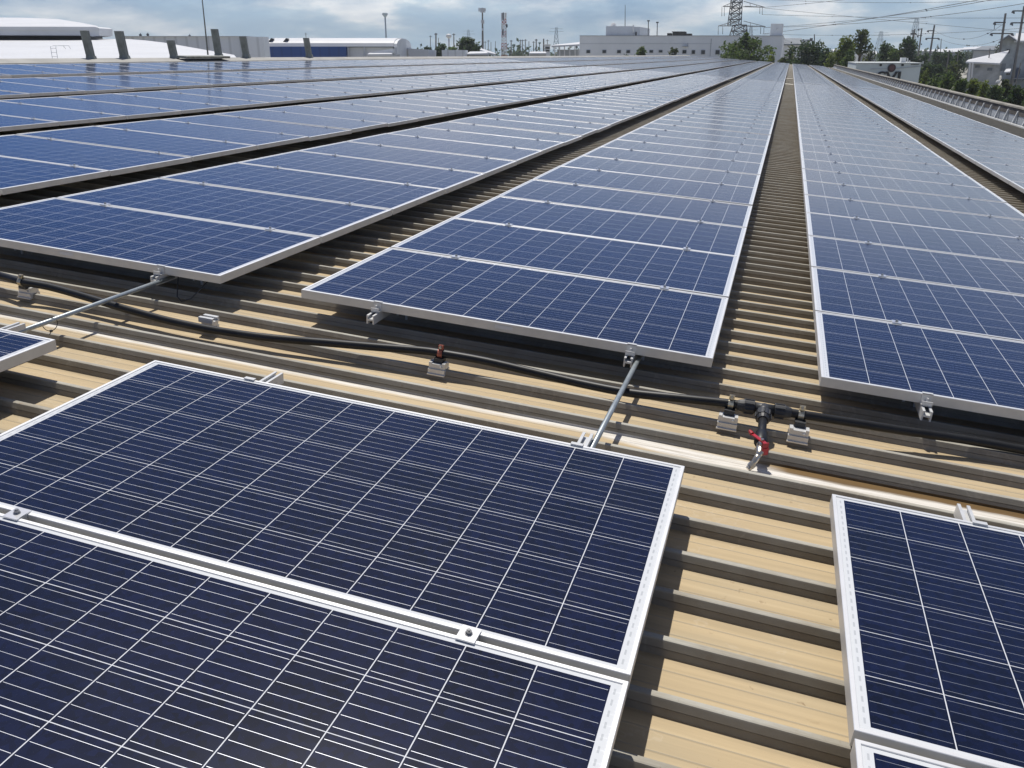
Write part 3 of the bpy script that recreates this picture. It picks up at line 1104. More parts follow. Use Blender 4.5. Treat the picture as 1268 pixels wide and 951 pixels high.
def slope_roof(mb, near, far, m=0, drop=.5):
    """roof plane between a near eave line and a far line; both lists of (px, py, D)"""
    a = [at(*q) for q in near]
    b = [at(*q) for q in far]
    n = len(a)
    dz = np.array((0, 0, drop))
    vs = a + b + [p - dz for p in a] + [p - dz for p in b]
    fs = []
    for i in range(n - 1):
        fs += [(i, i + 1, n + i + 1, n + i), (2 * n + i, 3 * n + i, 3 * n + i + 1, 2 * n + i + 1), (i, 2 * n + i, 2 * n + i + 1, i + 1),
               (n + i, n + i + 1, 3 * n + i + 1, 3 * n + i)]
    fs += [(0, n, 3 * n, 2 * n), (n - 1, 3 * n - 1, 4 * n - 1, 2 * n - 1)]
    mb.add(vs, fs, m)
    return mb


def bg(name, px, D, label, cat, group=None):
    p = at(px, 100, D)
    return wempty(name, (p[0], p[1], GZ), label, cat, group), np.array((p[0], p[1], GZ))


# --- white hall, far left
R_, B_ = bg('white_hall', 120, 75, 'white hall with a broad low roof and raised monitor, far left', 'hall')
m = MB()
near = [(x, 80, 52) for x in (-160, -60, 40, 140, 220, 300)]
far = [(x, y, 96) for x, y in ((-160, 47.5), (-60, 47.8), (60, 48), (120, 48), (160, 48.5), (180, 50))]
mid = [(x, y, 84) for x, y in ((-160, 52), (-60, 52), (50, 52), (125, 51), (205, 53), (290, 68))]
slope_roof(m, near, mid, 0, .6)
slope_roof(m, mid, far, 0, .6)
part('roof', m, M_WROOF, R_, B_)
m = MB(); bgbox(m, -160, 240, 78, 56, 38); part('wall', m, M_WHITEW, R_, B_)
m = MB(); bgbox(m, -160, 110, 43.5, 92, 3, m=0, pyb=50); part('louvre', m, M_BLACK, R_, B_)
m = MB()
pxpoly(m, [(-160, 33), (118, 33.2), (122.5, 35), (123, 44.2), (114, 45.2), (110, 44.0), (-160, 43.2)], 90, 3); part('fascia', m, M_FASCIA, R_, B_)
m = MB()
nr = [(-160, 32.9, 89.8), (-60, 32.9, 89.8), (40, 33, 89.8), (80, 33.1, 89.8), (105, 33.2, 89.8), (121.5, 34, 89.8)]
md = [(-160, 25.5, 100), (-60, 25.5, 100), (40, 26, 100), (80, 27, 100), (103, 29.8, 98), (121, 32.8, 93)]
fa = [(-160, 21.2, 112), (-60, 21.2, 112), (30, 21.9, 112), (72, 23.6, 112), (100, 28, 104), (120, 32.0, 96)]
slope_roof(m, nr, md, 0, .3); slope_roof(m, md, fa, 0, .3); part('monitor_roof', m, M_WROOF, R_, B_)
# roof access ladder
m = MB()
D = 51
for x0 in (62.5, 69):
    m.tube([at(x0 + 2.6, 74, D), at(x0, 57.5, D), at(x0 + .6, 56.4, D) + FWD * .2, at(x0 + 6, 56.3, D) + FWD * .9, at(x0 + 8.0, 60.5, D) + FWD * 1.0], .011, 6)
for yy in (60, 65, 70):
    m.tube([at(62.7 + (yy - 57) * .15, yy, D), at(69.2 + (yy - 57) * .15, yy, D)], .008, 6)
wobj('access_ladder', m, M_GALV, 'slim steel ladder hoops standing before the white hall roof', 'ladder')

# --- pale corrugated hall
R_, B_ = bg('corrugated_hall', 260, 118, 'pale grey corrugated hall behind the ridge posts', 'hall')
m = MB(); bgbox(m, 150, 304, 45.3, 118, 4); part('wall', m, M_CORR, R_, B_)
m = MB(); bgbox(m, 304.3, 326, 45.5, 116, 2.5); part('stair_tower', m, M_CORR, R_, B_)
m = MB(); bgbox(m, 149, 304.5, 44.6, 117.6, 4.5, pyb=45.25); part('roof_edge', m, M_FASCIA, R_, B_)
for x, h in ((174, 41), (183, 40.5), (235, 42.5)):
    m = MB(); a = at(x, 45, 120)
    m.tube([(a[0], a[1], a[2] - .1), at(x, h, 120)], .05, 6)
    m.tube([at(x - 1.2, h + 2.6, 120), at(x + 1.2, h + 2.6, 120)], .16, 6)
    part('roof_vent', m, M_SSTEEL, R_, B_)

# --- blue warehouse with a barrel roof
R_, B_ = bg('blue_warehouse', 415, 152, 'long blue walled warehouse under a white barrel roof', 'warehouse')
D0, dep = 152, 22
pr_ = []
for i in range(13):
    t = math.pi * i / 12
    pr_.append((dep / 2 * (1 - math.cos(t)), math.sin(t) ** .75))
L0, L1 = at(326, 58, D0), at(487.5, 58, D0)
zt, zb = at(420, 47.2, D0 + 11)[2], at(420, 57.6, D0)[2]
m = MB()
A_ = [np.array((L0[0], L0[1], 0)) + FWD * a + np.array((0, 0, zb + (zt - zb) * h)) for a, h in pr_]
B2 = [np.array((L1[0], L1[1], 0)) + FWD * a + np.array((0, 0, zb + (zt - zb) * h)) for a, h in pr_]
m.loft(A_, B2)
part('barrel_roof', m, M_WROOF, R_, B_)
m = MB(); bgbox(m, 333.5, 428, 57.7, D0 - .9, 2.0); part('blue_wall', m, M_BLUE, R_, B_)
m = MB(); bgbox(m, 428, 486.5, 58.4, D0 + .3, 20); part('white_wall', m, M_WHITEW, R_, B_)
m = MB(); bgbox(m, 428, 487, 57.6, D0 - .3, .8, pyb=58.6); part('eave_trim', m, M_DGREY, R_, B_)
m = MB()
g0 = at(487.7, 58, D0)
gp = [np.array((g0[0], g0[1], 0)) + FWD * a + np.array((0, 0, zb + (zt - zb) * h - .1)) for a, h in pr_]
gp += [np.array((g0[0], g0[1], GZ)) + FWD * dep, np.array((g0[0], g0[1], GZ))]
m.loft(gp, [p + RIGHT * .5 for p in gp]); part('gable_wall', m, M_FASCIA, R_, B_)
for x in (431, 451):
    m = MB(); m.tube([at(x, 58, D0 - .2), at(x, 70, D0 - .2)], .12, 6); part('downpipe', m, M_FASCIA, R_, B_)
for x in (329, 347.5):
    m = MB()
    pxpoly(m, [(x, 55.5), (x + 6.5, 47.2), (x + 8.6, 48.0), (x + 2.6, 56)], D0 + 1, 1.4)
    pxm = m
    part('dark_vent', pxm, M_BLACK, R_, B_)
m = MB()
pxpoly(m, [(505.5, 60), (530, 61.5), (530, 75), (505.5, 75)], D0 + 14, 18); part('lean_to', m, M_FASCIA, R_, B_)
R_, B_ = bg('low_shed', 470, 138, 'low white shed roof tucked before the barrel roofed warehouse', 'shed')
m = MB(); slope_roof(m, [(455, 67, 138), (486, 66.6, 138)], [(458, 65.2, 150), (484, 64.9, 150)], 0, .3); part('roof', m, M_WROOF, R_, B_)
m = MB(); bgbox(m, 455.5, 485, 67.3, 138.4, 10); part('wall', m, M_GWALL, R_, B_)
m = MB(); pxpoly(m, [(456, 65.2), (486, 60.2), (486, 66), (456, 66.6)], 147, 3); part('side_wall', m, M_FASCIA, R_, B_)

# --- big white office block beyond the far end
R_, B_ = bg('office_block', 840, 192, 'big plain white block with a line of small dark windows', 'building')
DO = 192
m = MB(); bgbox(m, 718, 969.5, 44.6, DO, 42); part('wall', m, M_CREAM, R_, B_)
m = MB(); bgbox(m, 717.6, 970, 43.9, DO - .15, 42.3, pyb=44.55); part('parapet_edge', m, M_GWALL, R_, B_)
for x, w, yt, yb in ((726, 5, 61.7, 66), (745.8, 5, 61.7, 66), (764, 5, 61.8, 66), (775.5, 5, 61.8, 66), (804, 5, 61.8, 65.5), (815.6, 5, 61.8, 65.2), (845, 5.2, 61.7, 66.5), (856.5, 4.6, 61.8, 67), (868.2, 5.2, 61.8, 67.3), (886, 5.6, 61.7, 67.5), (952.5, 5.4, 61.6, 65.8)):
    m = MB(); bgbox(m, x, x + w, yt, DO - .12, .3, pyb=yb); f_ = part('window', m, M_GWALL, R_, B_)
    m = MB(); bgbox(m, x + .5, x + w - .5, yt + .5, DO - .16, .3, pyb=yb - .4)
    cpt = m.centre()
    pn = link('pane', m.mesh('pane', M_GLASS, False, cpt), f_, tuple(cpt - B_ - np.array(f_.location)))
m = MB(); bgbox(m, 718, 882, 53.9, DO - .05, .1, pyb=54.2); part('wall_joint', m, M_GWALL, R_, B_)
m = MB(); bgbox(m, 880.5, 881.2, 48, DO - .06, .1, pyb=70); part('wall_joint', m, M_GWALL, R_, B_)
m = MB(); bgbox(m, 750.5, 783.5, 32.4, DO + 6, 14, pyb=46); bgbox(m, 783.5, 792.8, 33.2, DO + 6.6, 14, pyb=46); part('roof_house', m, M_FASCIA, R_, B_)
m = MB(); bgbox(m, 786.8, 788.4, 39.5, DO + 6.4, .3, pyb=45); part('door', m, M_GLASS, R_, B_)
m = MB()
c0 = at(759.5, 32.4, DO + 9)
for i in range(6):
    t0, t1 = math.pi / 2 * i / 6, math.pi / 2 * (i + 1) / 6
    r0, r1 = .62 * math.cos(t0), max(.62 * math.cos(t1), .01)
    m.tube([c0 + np.array((0, 0, .72 * math.sin(t0) - .02)), c0 + np.array((0, 0, .72 * math.sin(t1)))], [r0, r1], 14)
part('white_dome', m, M_WHST, R_, B_, smooth=True)
m = MB(); m.tube([at(784.3, 40, DO + 5.6), at(784.3, 31, DO + 5.6)], .15, 8); part('flue', m, M_WHST, R_, B_)
m = MB(); m.tube([at(774, 33, DO + 9), at(774.2, 6, DO + 9)], [.09, .05], 6); part('aerial', m, M_SSTEEL, R_, B_)
m = MB(); bgbox(m, 954.8, 970, 29.3, DO + 3, 8, pyb=46); part('stair_tower', m, M_CREAM, R_, B_)
m = MB(); m.tube([at(962.5, 36, DO + 2.8), at(962.5, 34.9, DO + 2.8)], .17, 8); part('floodlight', m, M_WHST, R_, B_)
m = MB(); bgbox(m, 845, 852, 56.9, DO - .9, .9, pyb=57.8); m.tube([at(851.6, 57, DO - .5), at(851.6, 53, DO - .5)], .05, 6); part('wall_awning', m, M_GWALL, R_, B_)
for i, (x, yt) in enumerate(((803, 25), (814, 27))):
    m = MB(); m.tube([at(x - .4, 45, DO + 12), at(x, yt + .6, DO + 12)], .10, 6)
    m.cbox(at(x, yt + .8, DO + 12), (.55, .4, .25))
    wobj('roof_lamp', m, M_SSTEEL, ['taller floodlight pole on the office block roof, left one', 'shorter floodlight pole on the office block roof, right one'][i], 'lamp pole', 'floodlight poles on the white block')
m = MB()
for x, w, yt in ((826.2, 5, 41), (833, 5.5, 40), (838.5, 6, 39.0), (844, 5, 39.2), (848, 8, 41.5)):
    bgbox(m, x, x + w, yt, DO + 5, 2.2, pyb=45.4)
bgbox(m, 832, 848, 38.9, DO + 5.5, 2.0, pyb=40)
wobj('roof_plant', m, mat('rusty_plant', (.045, .042, .035), .7, 0, .6, .9), 'dark clutter of machinery boxes on the white block roof', 'roof plant')

# --- white canopy and guard tower left of the block
R_, B_ = bg('open_canopy', 702, 205, 'white sloping canopy roof on thin posts, left of the white block', 'canopy')
m = MB(); slope_roof(m, [(683, 56.5, 205), (717.5, 54.8, 205)], [(688, 55.2, 214), (718, 52.0, 214)], 0, .35); part('roof', m, M_WROOF, R_, B_)
for x in (687, 693, 699, 705.5, 712):
    m = MB(); m.tube([at(x, 56.3, 206), at(x, 70, 206)], .13, 6); part('post', m, M_WHST, R_, B_)
m = MB(); bgbox(m, 690, 716, 61.5, 207, 2); part('low_wall', m, M_GWALL, R_, B_)
R_, B_ = bg('guard_tower', 678, 200, 'small pale lookout tower with dark openings, beside the white canopy', 'tower')
m = MB(); bgbox(m, 674.5, 681.5, 55.6, 200, 2.0, pyb=58); bgbox(m, 675, 681, 58, 200.2, 1.7); part('shaft', m, M_WHITEW, R_, B_)
m = MB(); bgbox(m, 675.2, 680.8, 58.6, 199.9, .3, pyb=60.3); bgbox(m, 676, 680.4, 62, 200.1, .3, pyb=63.6); part('opening', m, M_BLACK, R_, B_)
m = MB(); bgbox(m, 673.8, 682.2, 54.9, 199.7, 2.6, pyb=55.6); part('roof', m, M_WHST, R_, B_)
# --- low boxes in the middle
m = MB(); bgbox(m, 547, 576, 62, 170, 10); wobj('white_shed', m, M_CORR, 'long low pale box shed before the big dark tree', 'shed')
R_, B_ = bg('curved_canopy', 598, 180, 'white curved tent roofs right of the big dark tree', 'canopy')
m = MB(); slope_roof(m, [(577, 66.4, 176), (604, 65.8, 176)], [(582, 63.8, 186), (602, 63.6, 186)], 0, .3)
slope_roof(m, [(594, 61.4, 190), (604, 64.8, 190), (613, 66.6, 190)], [(596, 59.8, 198), (606, 63, 198), (614, 65.8, 198)], 0, .3); part('roof', m, M_WROOF, R_, B_)
m = MB(); bgbox(m, 580, 604, 66, 178, 8); part('wall', m, M_GWALL, R_, B_)
R_, B_ = bg('white_awning', 665, 185, 'long thin white awning roof low in mid distance, before the tree line', 'canopy')
m = MB(); slope_roof(m, [(655, 65.8, 185), (677, 65.6, 185)], [(657, 63.8, 192), (675, 63.8, 192)], 0, .25); part('roof', m, M_WROOF, R_, B_)
m = MB(); bgbox(m, 656, 676, 66.1, 185.4, 6); part('wall', m, M_GWALL, R_, B_)
# --- buildings right of the block
R_, B_ = bg('grey_roof_block', 985, 270, 'white walled block with a flat grey roof, right of the office block', 'building')
m = MB(); bgbox(m, 968, 992, 54.2, 270, 18); bgbox(m, 992, 1004, 48.8, 276, 16); part('wall', m, M_WHITEW, R_, B_)
m = MB(); slope_roof(m, [(966, 54.4, 269), (992.5, 54.3, 269)], [(968, 47.4, 284), (993, 47.4, 284)], 0, .4); part('roof', m, M_DGREY, R_, B_)
m = MB(); bgbox(m, 1003, 1006.6, 47.2, 275, 2, pyb=51); m.tube([at(1008.5, 51, 276), at(1008.5, 42.5, 276)], .16, 6); part('roof_tank', m, M_SSTEEL, R_, B_)
for i, (x0, x1, y0, y1, D, lab) in enumerate(((1029, 1039, 61.0, 63.2, 300, 'small white roof showing between the dark and the yellow green tree'),
                                             (1064, 1086, 63.6, 67.0, 220, 'white curved roof glimpsed behind the yellow green tree'),
                                             (1141, 1160, 61.9, 63.2, 420, 'thin bright white roof line left of the utility pole'),
                                             (1155, 1192, 59.8, 64.5, 380, 'long white far warehouse roof right of the utility pole'))):
    R_, B_ = bg('far_shed', (x0 + x1) / 2, D, lab, 'shed', 'far white roofs among the trees')
    m = MB()
    slope_roof(m, [(x0, y1, D), (x1, y1 - (.6 if i == 3 else 0), D)], [(x0 + 1, y0 + (1.5 if i == 3 else 0), D + 20), (x1 - .5, y0 - .3, D + 20)], 0, .4); part('roof', m, M_WROOF, R_, B_)
    m = MB(); bgbox(m, x0 + .5, x1 - .5, y1 + .2, D + .5, 18); part('wall', m, M_GWALL, R_, B_)

# --- sign building beyond the parapet
R_, B_ = bg('sign_building', 1100, 92, 'grey green flat roofed building with black letters and a round emblem', 'building')
DS = 92
M_SIGNW = mat('grey_green_panel', (.58, .64, .63), .7, 0, .07, .4)
m = MB(); bgbox(m, 1060.5, 1141, 78.2, DS, 14); part('wall', m, M_SIGNW, R_, B_)
m = MB(); bgbox(m, 1060.2, 1143, 77.6, DS - .12, 14.3, pyb=78.7); part('roof_edge', m, mat('pale_trim', (.52, .55, .54), .6), R_, B_)
m = MB(); pxpoly(m, [(1078, 85.2), (1112, 84.4), (1142, 81.6), (1142, 82.2), (1112, 84.9), (1078, 85.7)], DS - .08, .1); part('wall_crease', m, M_GWALL, R_, B_)
for x in (1090.4, 1117.4):
    m = MB(); c0 = at(x, 80.5, DS - .02); m.tube([c0, c0 - FWD * .12], .115, 14); part('round_vent', m, M_BLACK, R_, B_)
m = MB(); c0 = at(1103.8, 84.2, DS - .02); m.tube([c0, c0 - FWD * .16], .39, 32); em = part('emblem', m, mat('emblem_ring', (.05, .030, .032), .6), R_, B_)
cc0 = m.centre()
m = MB(); m.tube([c0 - FWD * .16, c0 - FWD * .18], .27, 28)
c2 = m.centre()
link('emblem_disc', m.mesh('emblem_disc', mat('emblem_maroon', (.13, .055, .055), .6, 0, .3, 3), False, c2), em, tuple(c2 - B_ - np.array(em.location)))
# the letters, their feet hidden by the parapet
cu = bpy.data.curves.new('letters', 'FONT')
cu.body = 'SVI'
cu.size = 1.0
cu.extrude = .04
cu.offset = .018
cu.space_character = .95
tmp = bpy.data.objects.new('tmp_letters', cu)
COL.objects.link(tmp)
dg = bpy.context.evaluated_depsgraph_get()
tm = bpy.data.meshes.new_from_object(tmp.evaluated_get(dg))
bpy.data.objects.remove(tmp, do_unlink=True)
xs = [v.co.x for v in tm.vertices]; ys = [v.co.y for v in tm.vertices]
wl, hl = max(xs) - min(xs), max(ys) - min(ys)
pa, pb = at(1087.5, 88.4, DS - .08), at(1116, 88.4, DS - .08)
sx = np.linalg.norm(pb - pa) / wl
sy = 1.05 / hl
x0m, y1m = min(xs), max(ys)
for v in tm.vertices:
    p = np.array((pa[0], pa[1], pa[2])) + RIGHT * (v.co.x - x0m) * sx + np.array((0, 0, (v.co.y - y1m) * sy)) - FWD * v.co.z
    v.co = p - B_
tm.materials.clear()
tm.materials.append(mat('black_letter', (.018, .019, .020), .5))
link('lettering', tm, R_)
m = MB(); bgbox(m, 1116.4, 1122.6, 71.4, DS + 4, 1.2, pyb=78.6); part('roof_box', m, M_WHST, R_, B_)
for x, h in ((1124, 72), (1126.4, 75.2), (1143.0, 76)):
    m = MB(); m.tube([at(x, 79, DS + 3.5), at(x, h, DS + 3.5)], .06, 6); part('roof_pipe', m, M_WHST, R_, B_)
m = MB(); bgbox(m, 1128, 1138, 79.6, DS - .1, .3, pyb=80.2); part('slot', m, M_BLACK, R_, B_)

# --- house and hall at the right edge
R_, B_ = bg('gabled_house', 1262, 170, 'tall grey gabled house at the right edge behind the leaning poles', 'house')
m = MB()
pxpoly(m, [(1240.5, 115), (1239.5, 51), (1250, 44.5), (1262, 50.5), (1300, 50.5), (1300, 115)], 170, 16); part('wall', m, mat('stained_grey_wall', (.33, .36, .38), .85, 0, .3, .7), R_, B_)
m = MB()
slope_roof(m, [(1249, 42.6, 168.6), (1259, 49.2, 168.6)], [(1252, 41.2, 184), (1263, 48, 184)], 0, .3)
slope_roof(m, [(1249, 42.6, 168.6), (1236.5, 51.8, 168.6)], [(1252, 41.2, 184), (1240, 50, 184)], 0, .3)
slope_roof(m, [(1256, 50.3, 168.8), (1300, 50.3, 168.8)], [(1258, 41.2, 180), (1300, 41.2, 180)], 0, .3); part('roof', m, M_WROOF, R_, B_)
m = MB(); pxpoly(m, [(1236.8, 52.6), (1249.2, 43.6), (1258.4, 49.8), (1258, 50.8), (1249.2, 45.2), (1237.6, 53.6)], 168.2, .4); part('barge_board', m, M_DGREY, R_, B_)
for x0, x1, y0, y1 in ((1247, 1251, 61, 66), (1247, 1252, 87, 93), (1259, 1264, 85, 92)):
    m = MB(); bgbox(m, x0, x1, y0, 169.85, .3, pyb=y1); part('window', m, M_GLASS, R_, B_)
m = MB(); bgbox(m, 1252, 1300, 97.2, 167, 3, pyb=98.4); part('canopy', m, M_GWALL, R_, B_)
m = MB(); bgbox(m, 1259.5, 1262, 84, 169.6, .4, pyb=102); part('blue_door', m, mat('blue_door', (.05, .07, .12), .6), R_, B_)
R_, B_ = bg('white_roofed_workshop', 1222, 146, 'low workshop with a bright white tilted roof beside the gabled house', 'workshop')
m = MB()
slope_roof(m, [(1196, 76.2, 144), (1238, 78.2, 144)], [(1199, 73.9, 149), (1249.5, 62.2, 162)], 0, .25)
part('roof', m, M_WROOF, R_, B_)
m = MB(); bgbox(m, 1200, 1241, 78.4, 145, 9); part('wall', m, mat('shed_wall', (.42, .43, .43), .85, 0, .25, .8), R_, B_)
for x in (1201.2, 1204.5):
    m = MB(); m.tube([at(x, 78, 143.8), at(x - 2, 101, 143.8)], .14, 8); part('post', m, M_WHST, R_, B_)
for x0, x1, y0, y1 in ((1208, 1213.5, 81, 84), (1223, 1229, 84, 87.5), (1241, 1246, 78.5, 88)):
    m = MB(); bgbox(m, x0, x1, y0, 144.85, .3, pyb=y1); part('window', m, M_DGREY, R_, B_)
m = MB(); slope_roof(m, [(1243.5, 89, 141), (1251, 88.4, 141)], [(1246, 85.2, 144.6), (1252, 85, 144.6)], 0, .2); part('door_canopy', m, M_WROOF, R_, B_)
R_, B_ = bg('far_factory', 1225, 330, 'long far factory with a dark grey roof behind the white roofed workshop', 'factory')
m = MB(); slope_roof(m, [(1205, 61.6, 330), (1262, 61.6, 330)], [(1216, 57.2, 360), (1262, 55.4, 360)], 0, .4); part('roof', m, M_DGREY, R_, B_)
m = MB(); bgbox(m, 1206, 1262, 61.9, 331, 20); part('wall', m, M_GWALL, R_, B_)
m = MB(); slope_roof(m, [(1189, 61.5, 345), (1207, 60.6, 345)], [(1194, 58.6, 372), (1224, 56.8, 372)], 0, .4); part('white_roof', m, M_WROOF, R_, B_)

# ------------------------------------------------------------------ masts, towers, water towers, poles
def lattice(mb, px, yt, yb, D, wt, wb, bays, r, m0=0, m1=None):
    """four-legged lattice from pixel heights; widths in metres"""
    T0, B0 = at(px, yt, D), at(px, yb, D)
    B0 = np.array((T0[0], T0[1], B0[2]))
    lev = []
    for i in range(bays + 1):
        t = i / bays
        c = B0 * (1 - t) + T0 * t
        w = (wb * (1 - t) + wt * t) / 2
        lev.append([c + RIGHT * sx * w + FWD * sy * w for sx, sy in ((-1, -1), (1, -1), (1, 1), (-1, 1))])
    for i in range(bays):
        mm = m0 if (m1 is None or (i // 2) % 2 == 0) else m1
        for j in range(4):
            mb.tube([lev[i][j], lev[i + 1][j]], r * 1.35, 4, mm)
            mb.tube([lev[i][j], lev[i + 1][(j + 1) % 4]], r, 4, mm)
            mb.tube([lev[i + 1][j], lev[i + 1][(j + 1) % 4]], r, 4, mm)
            if j in (0, 2):
                mb.tube([lev[i][(j + 1) % 4], lev[i + 1][j]], r, 4, mm)
    return lev


# big pylon
DP = 300
R_, B_ = bg('pylon', 915, DP, 'big dark lattice pylon rising behind the white office block', 'pylon')
m = MB()
lattice(m, 915.8, 31, 90, DP, 3.6, 9.0, 8, .11)
lattice(m, 915.8, -40, 31, DP, 2.2, 3.6, 10, .10)
part('tower_body', m, M_SSTEEL, R_, B_)


def arm(yp, xl, xr, ytop):
    m = MB()
    c = at(915.8, yp, DP)
    for tip, sgn in ((xl, -1), (xr, 1)):
        tp = at(tip, yp + (1.0 if sgn > 0 else 0), DP)
        top = at(915.8 + sgn * 5, ytop, DP)
        for fy in (-1.2, 1.2):
            m.tube([c + FWD * fy + RIGHT * sgn * 1.5, tp], .12, 4)
        m.tube([top, tp], .09, 4)
        for t in (.3, .6):
            q = (c + RIGHT * sgn * 1.5) * (1 - t) + tp * t
            m.tube([q, top * (1 - t) + tp * t], .06, 4)
    return part('cross_arm', m, M_SSTEEL, R_, B_)


for yp, xl, xr, yt, drops in ((32.0, 889.5, 948, 26, ((889.5, 43), (895, 42.5), (942, 42), (946, 42))), (8.0, 895, 947, 1.5, ((894, 20), (897, 20), (941, 17), (944, 18))), (-16.0, 898, 944, -24, ())):
    arm(yp, xl, xr, yt)
    for x, yb in drops:
        m = MB(); m.tube([at(x, yp + .3, DP), at(x - .2, yb, DP)], [.07, .10], 6); part('insulator', m, M_WIRE, R_, B_)

# far pylons
PYL = [(689, 34, 62, 620, 'far grey lattice pylon left of the white canopy', .09), (796.3, 35.5, 46, 800, 'faint far pylon just right of the roof house on the white block', .09),
       (1091.4, 39, 62, 520, 'faint grey pylon right of the feathery tree', .06), (1135.6, 22, 66, 430, 'pale tall pylon behind the round dark tree', .06),
       (580, 37, 62, 700, 'thin far pylon peeping above the big dark tree', .08), (930.2, 32, 46, 700, 'faint far pylon between the big pylon and the stair tower', .09)]
for px, yt, yb, D, lab, r in PYL:
    R_, B_ = bg('pylon', px, D, lab, 'pylon', 'far pylons')
    m = MB(); lattice(m, px, yt, yb + 12, D, 1.2, 5.0, 7, r); part('tower_body', m, M_HAZED if D > 400 else M_SSTEEL, R_, B_)
    m = MB()
    for yy, hw in ((yt + 1.5, 4.2), (yt + 5.0, 5.0)):
        c = at(px, yy, D); m.tube([c - RIGHT * hw, c + RIGHT * hw], r * 1.2, 4)
    part('cross_arm', m, M_HAZED if D > 400 else M_SSTEEL, R_, B_)

# cell masts
R_, B_ = bg('cell_monopole', 598, 300, 'tall slim mobile phone mast with clustered antennas, left of the red one', 'phone mast')
m = MB(); m.tube([at(597.9, 75, 300), at(597.6, 40, 300), at(597.4, 12, 300)], [.40, .30, .22], 10); part('pole', m, M_CONC, R_, B_)
for x, y0, y1, w in ((593.4, 9.6, 14.4, .25), (595.6, 10, 15, .25), (597.5, 9.6, 15.5, .3), (599.4, 10, 15, .25), (600.8, 10.2, 14, .22), (596.6, 24.5, 29, .28), (598.8, 25, 29.5, .25), (597.8, 35, 38, .34)):
    m = MB(); m.tube([at(x, y0, 299.5), at(x, y1, 299.5)], w, 6); part('antenna', m, M_FASCIA, R_, B_)
m = MB(); c = at(597.4, 12.4, 300); m.tube([c - RIGHT * 1.2, c + RIGHT * 1.0], .09, 6); c = at(597.6, 15, 300); m.tube([c - RIGHT * .8, c + RIGHT * .9], .09, 6); part('antenna_frame', m, M_SSTEEL, R_, B_)
R_, B_ = bg('cell_tower', 625, 300, 'red and white lattice phone tower hung with antennas', 'phone mast')
m = MB(); lattice(m, 624.2, 16, 76, 300, 1.2, 1.9, 16, .075, 0, 1); part('tower_body', m, [M_REDW, M_WHST], R_, B_)
for x, y0, y1, w, mm in ((621.3, 16, 26, .22, M_FASCIA), (623.2, 15.5, 25, .26, M_DGREY), (626.4, 16, 22, .24, M_WHST), (621.6, 29, 37, .24, M_WHST), (627.6, 30, 34, .28, M_BLACK), (622.8, 36, 44, .26, M_DGREY), (626.8, 38, 47, .22, M_FASCIA), (625.4, 57.5, 62, .55, M_WHST)):
    m = MB(); m.tube([at(x, y0, 299), at(x, y1, 299)], w, 6); part('antenna', m, mm, R_, B_)

# water towers
def water_tower(px, yt, yneck, yb, D, w, label, mt, kind):
    R_, B_ = bg('water_tower', px, D, label, 'water tower', 'water towers on the skyline')
    t0, n0, b0 = at(px, yt, D), at(px, yneck, D), at(px, yb + 12, D)
    n0 = np.array((t0[0], t0[1], n0[2])); b0 = np.array((t0[0], t0[1], b0[2]))
    h = t0[2] - n0[2]
    m = MB()
    if kind == 'bowl':
        m.tube([n0, n0 + (0, 0, h * .25), n0 + (0, 0, h * .6), n0 + (0, 0, h * .8), t0], [w * .30, w * .55, w * .98, w, w * .70], 16)
    else:
        m.tube([n0, n0 + (0, 0, h * .3), n0 + (0, 0, h * .55), n0 + (0, 0, h * .8), t0], [w * .35, w * .9, w, w * .8, w * .2], 16)
    part('tank', m, mt, R_, B_, smooth=True)
    m = MB(); m.tube([b0, n0 + (0, 0, h * .05)], [w * .34, w * .26], 10); part('stem', m, mt, R_, B_, smooth=True)


water_tower(476.6, 15.8, 21.5, 62, 900, 2.9, 'pale blue mushroom water tower high above the barrel roofed warehouse', M_HAZED, 'bowl')
water_tower(555.6, 41.8, 47.5, 62, 520, 1.7, 'white ball water tower left of the big dark tree', M_WHST, 'ball')
water_tower(636.2, 54.2, 57.5, 66, 420, .85, 'small teal water tower right of the red phone tower', M_TEALT, 'ball')
water_tower(668.2, 52.2, 55, 66, 520, .8, 'tiny grey green water tower near the lookout tower', M_TEALT, 'bowl')

# wooden / concrete utility poles
POLES = []


def pole(pb_, pt_, D, label, arms, r=.15, extra=None):
    R_, B_ = bg('utility_pole', pb_[0], D, label, 'utility pole', 'utility poles')
    b0, t0 = at(pb_[0], pb_[1], D), at(pt_[0], pt_[1], D)
    if b0[2] > GZ:
        b0 = b0 + (b0 - t0) * ((b0[2] - GZ) / max(t0[2] - b0[2], .1))
    m = MB(); m.tube([b0, t0], [r * 1.3, r * .85], 8); part('shaft', m, M_CONC, R_, B_)
    for y, xl, xr in arms:
        m = MB(); a, b = at(xl, y, D), at(xr, y, D)
        m.tube([a - FWD * r, b - FWD * r], r * .55, 6)
        ca = part('cross_arm', m, M_SSTEEL, R_, B_)
        ends = [xl, xr] if xr - xl > 1.5 else []
        for e in ends:
            tf = (y - pb_[1]) / (pt_[1] - pb_[1]); xp = pb_[0] + tf * (pt_[0] - pb_[0])
            if abs(e - xp) < 2:
                continue
            m = MB(); c = at(e, y, D) - FWD * r
            m.tube([c, c + np.array((0, 0, -.30)) - RIGHT * .12], r * .9, 6)
            m.tube([c + RIGHT * .05, c + np.array((0, 0, -.42)) + RIGHT * .22], r * .6, 6)
            cc = m.centre()
            link('insulator', m.mesh('insulator', M_WIRE, False, cc), ca, tuple(cc - B_ - np.array(ca.location)))
    return R_, B_, D


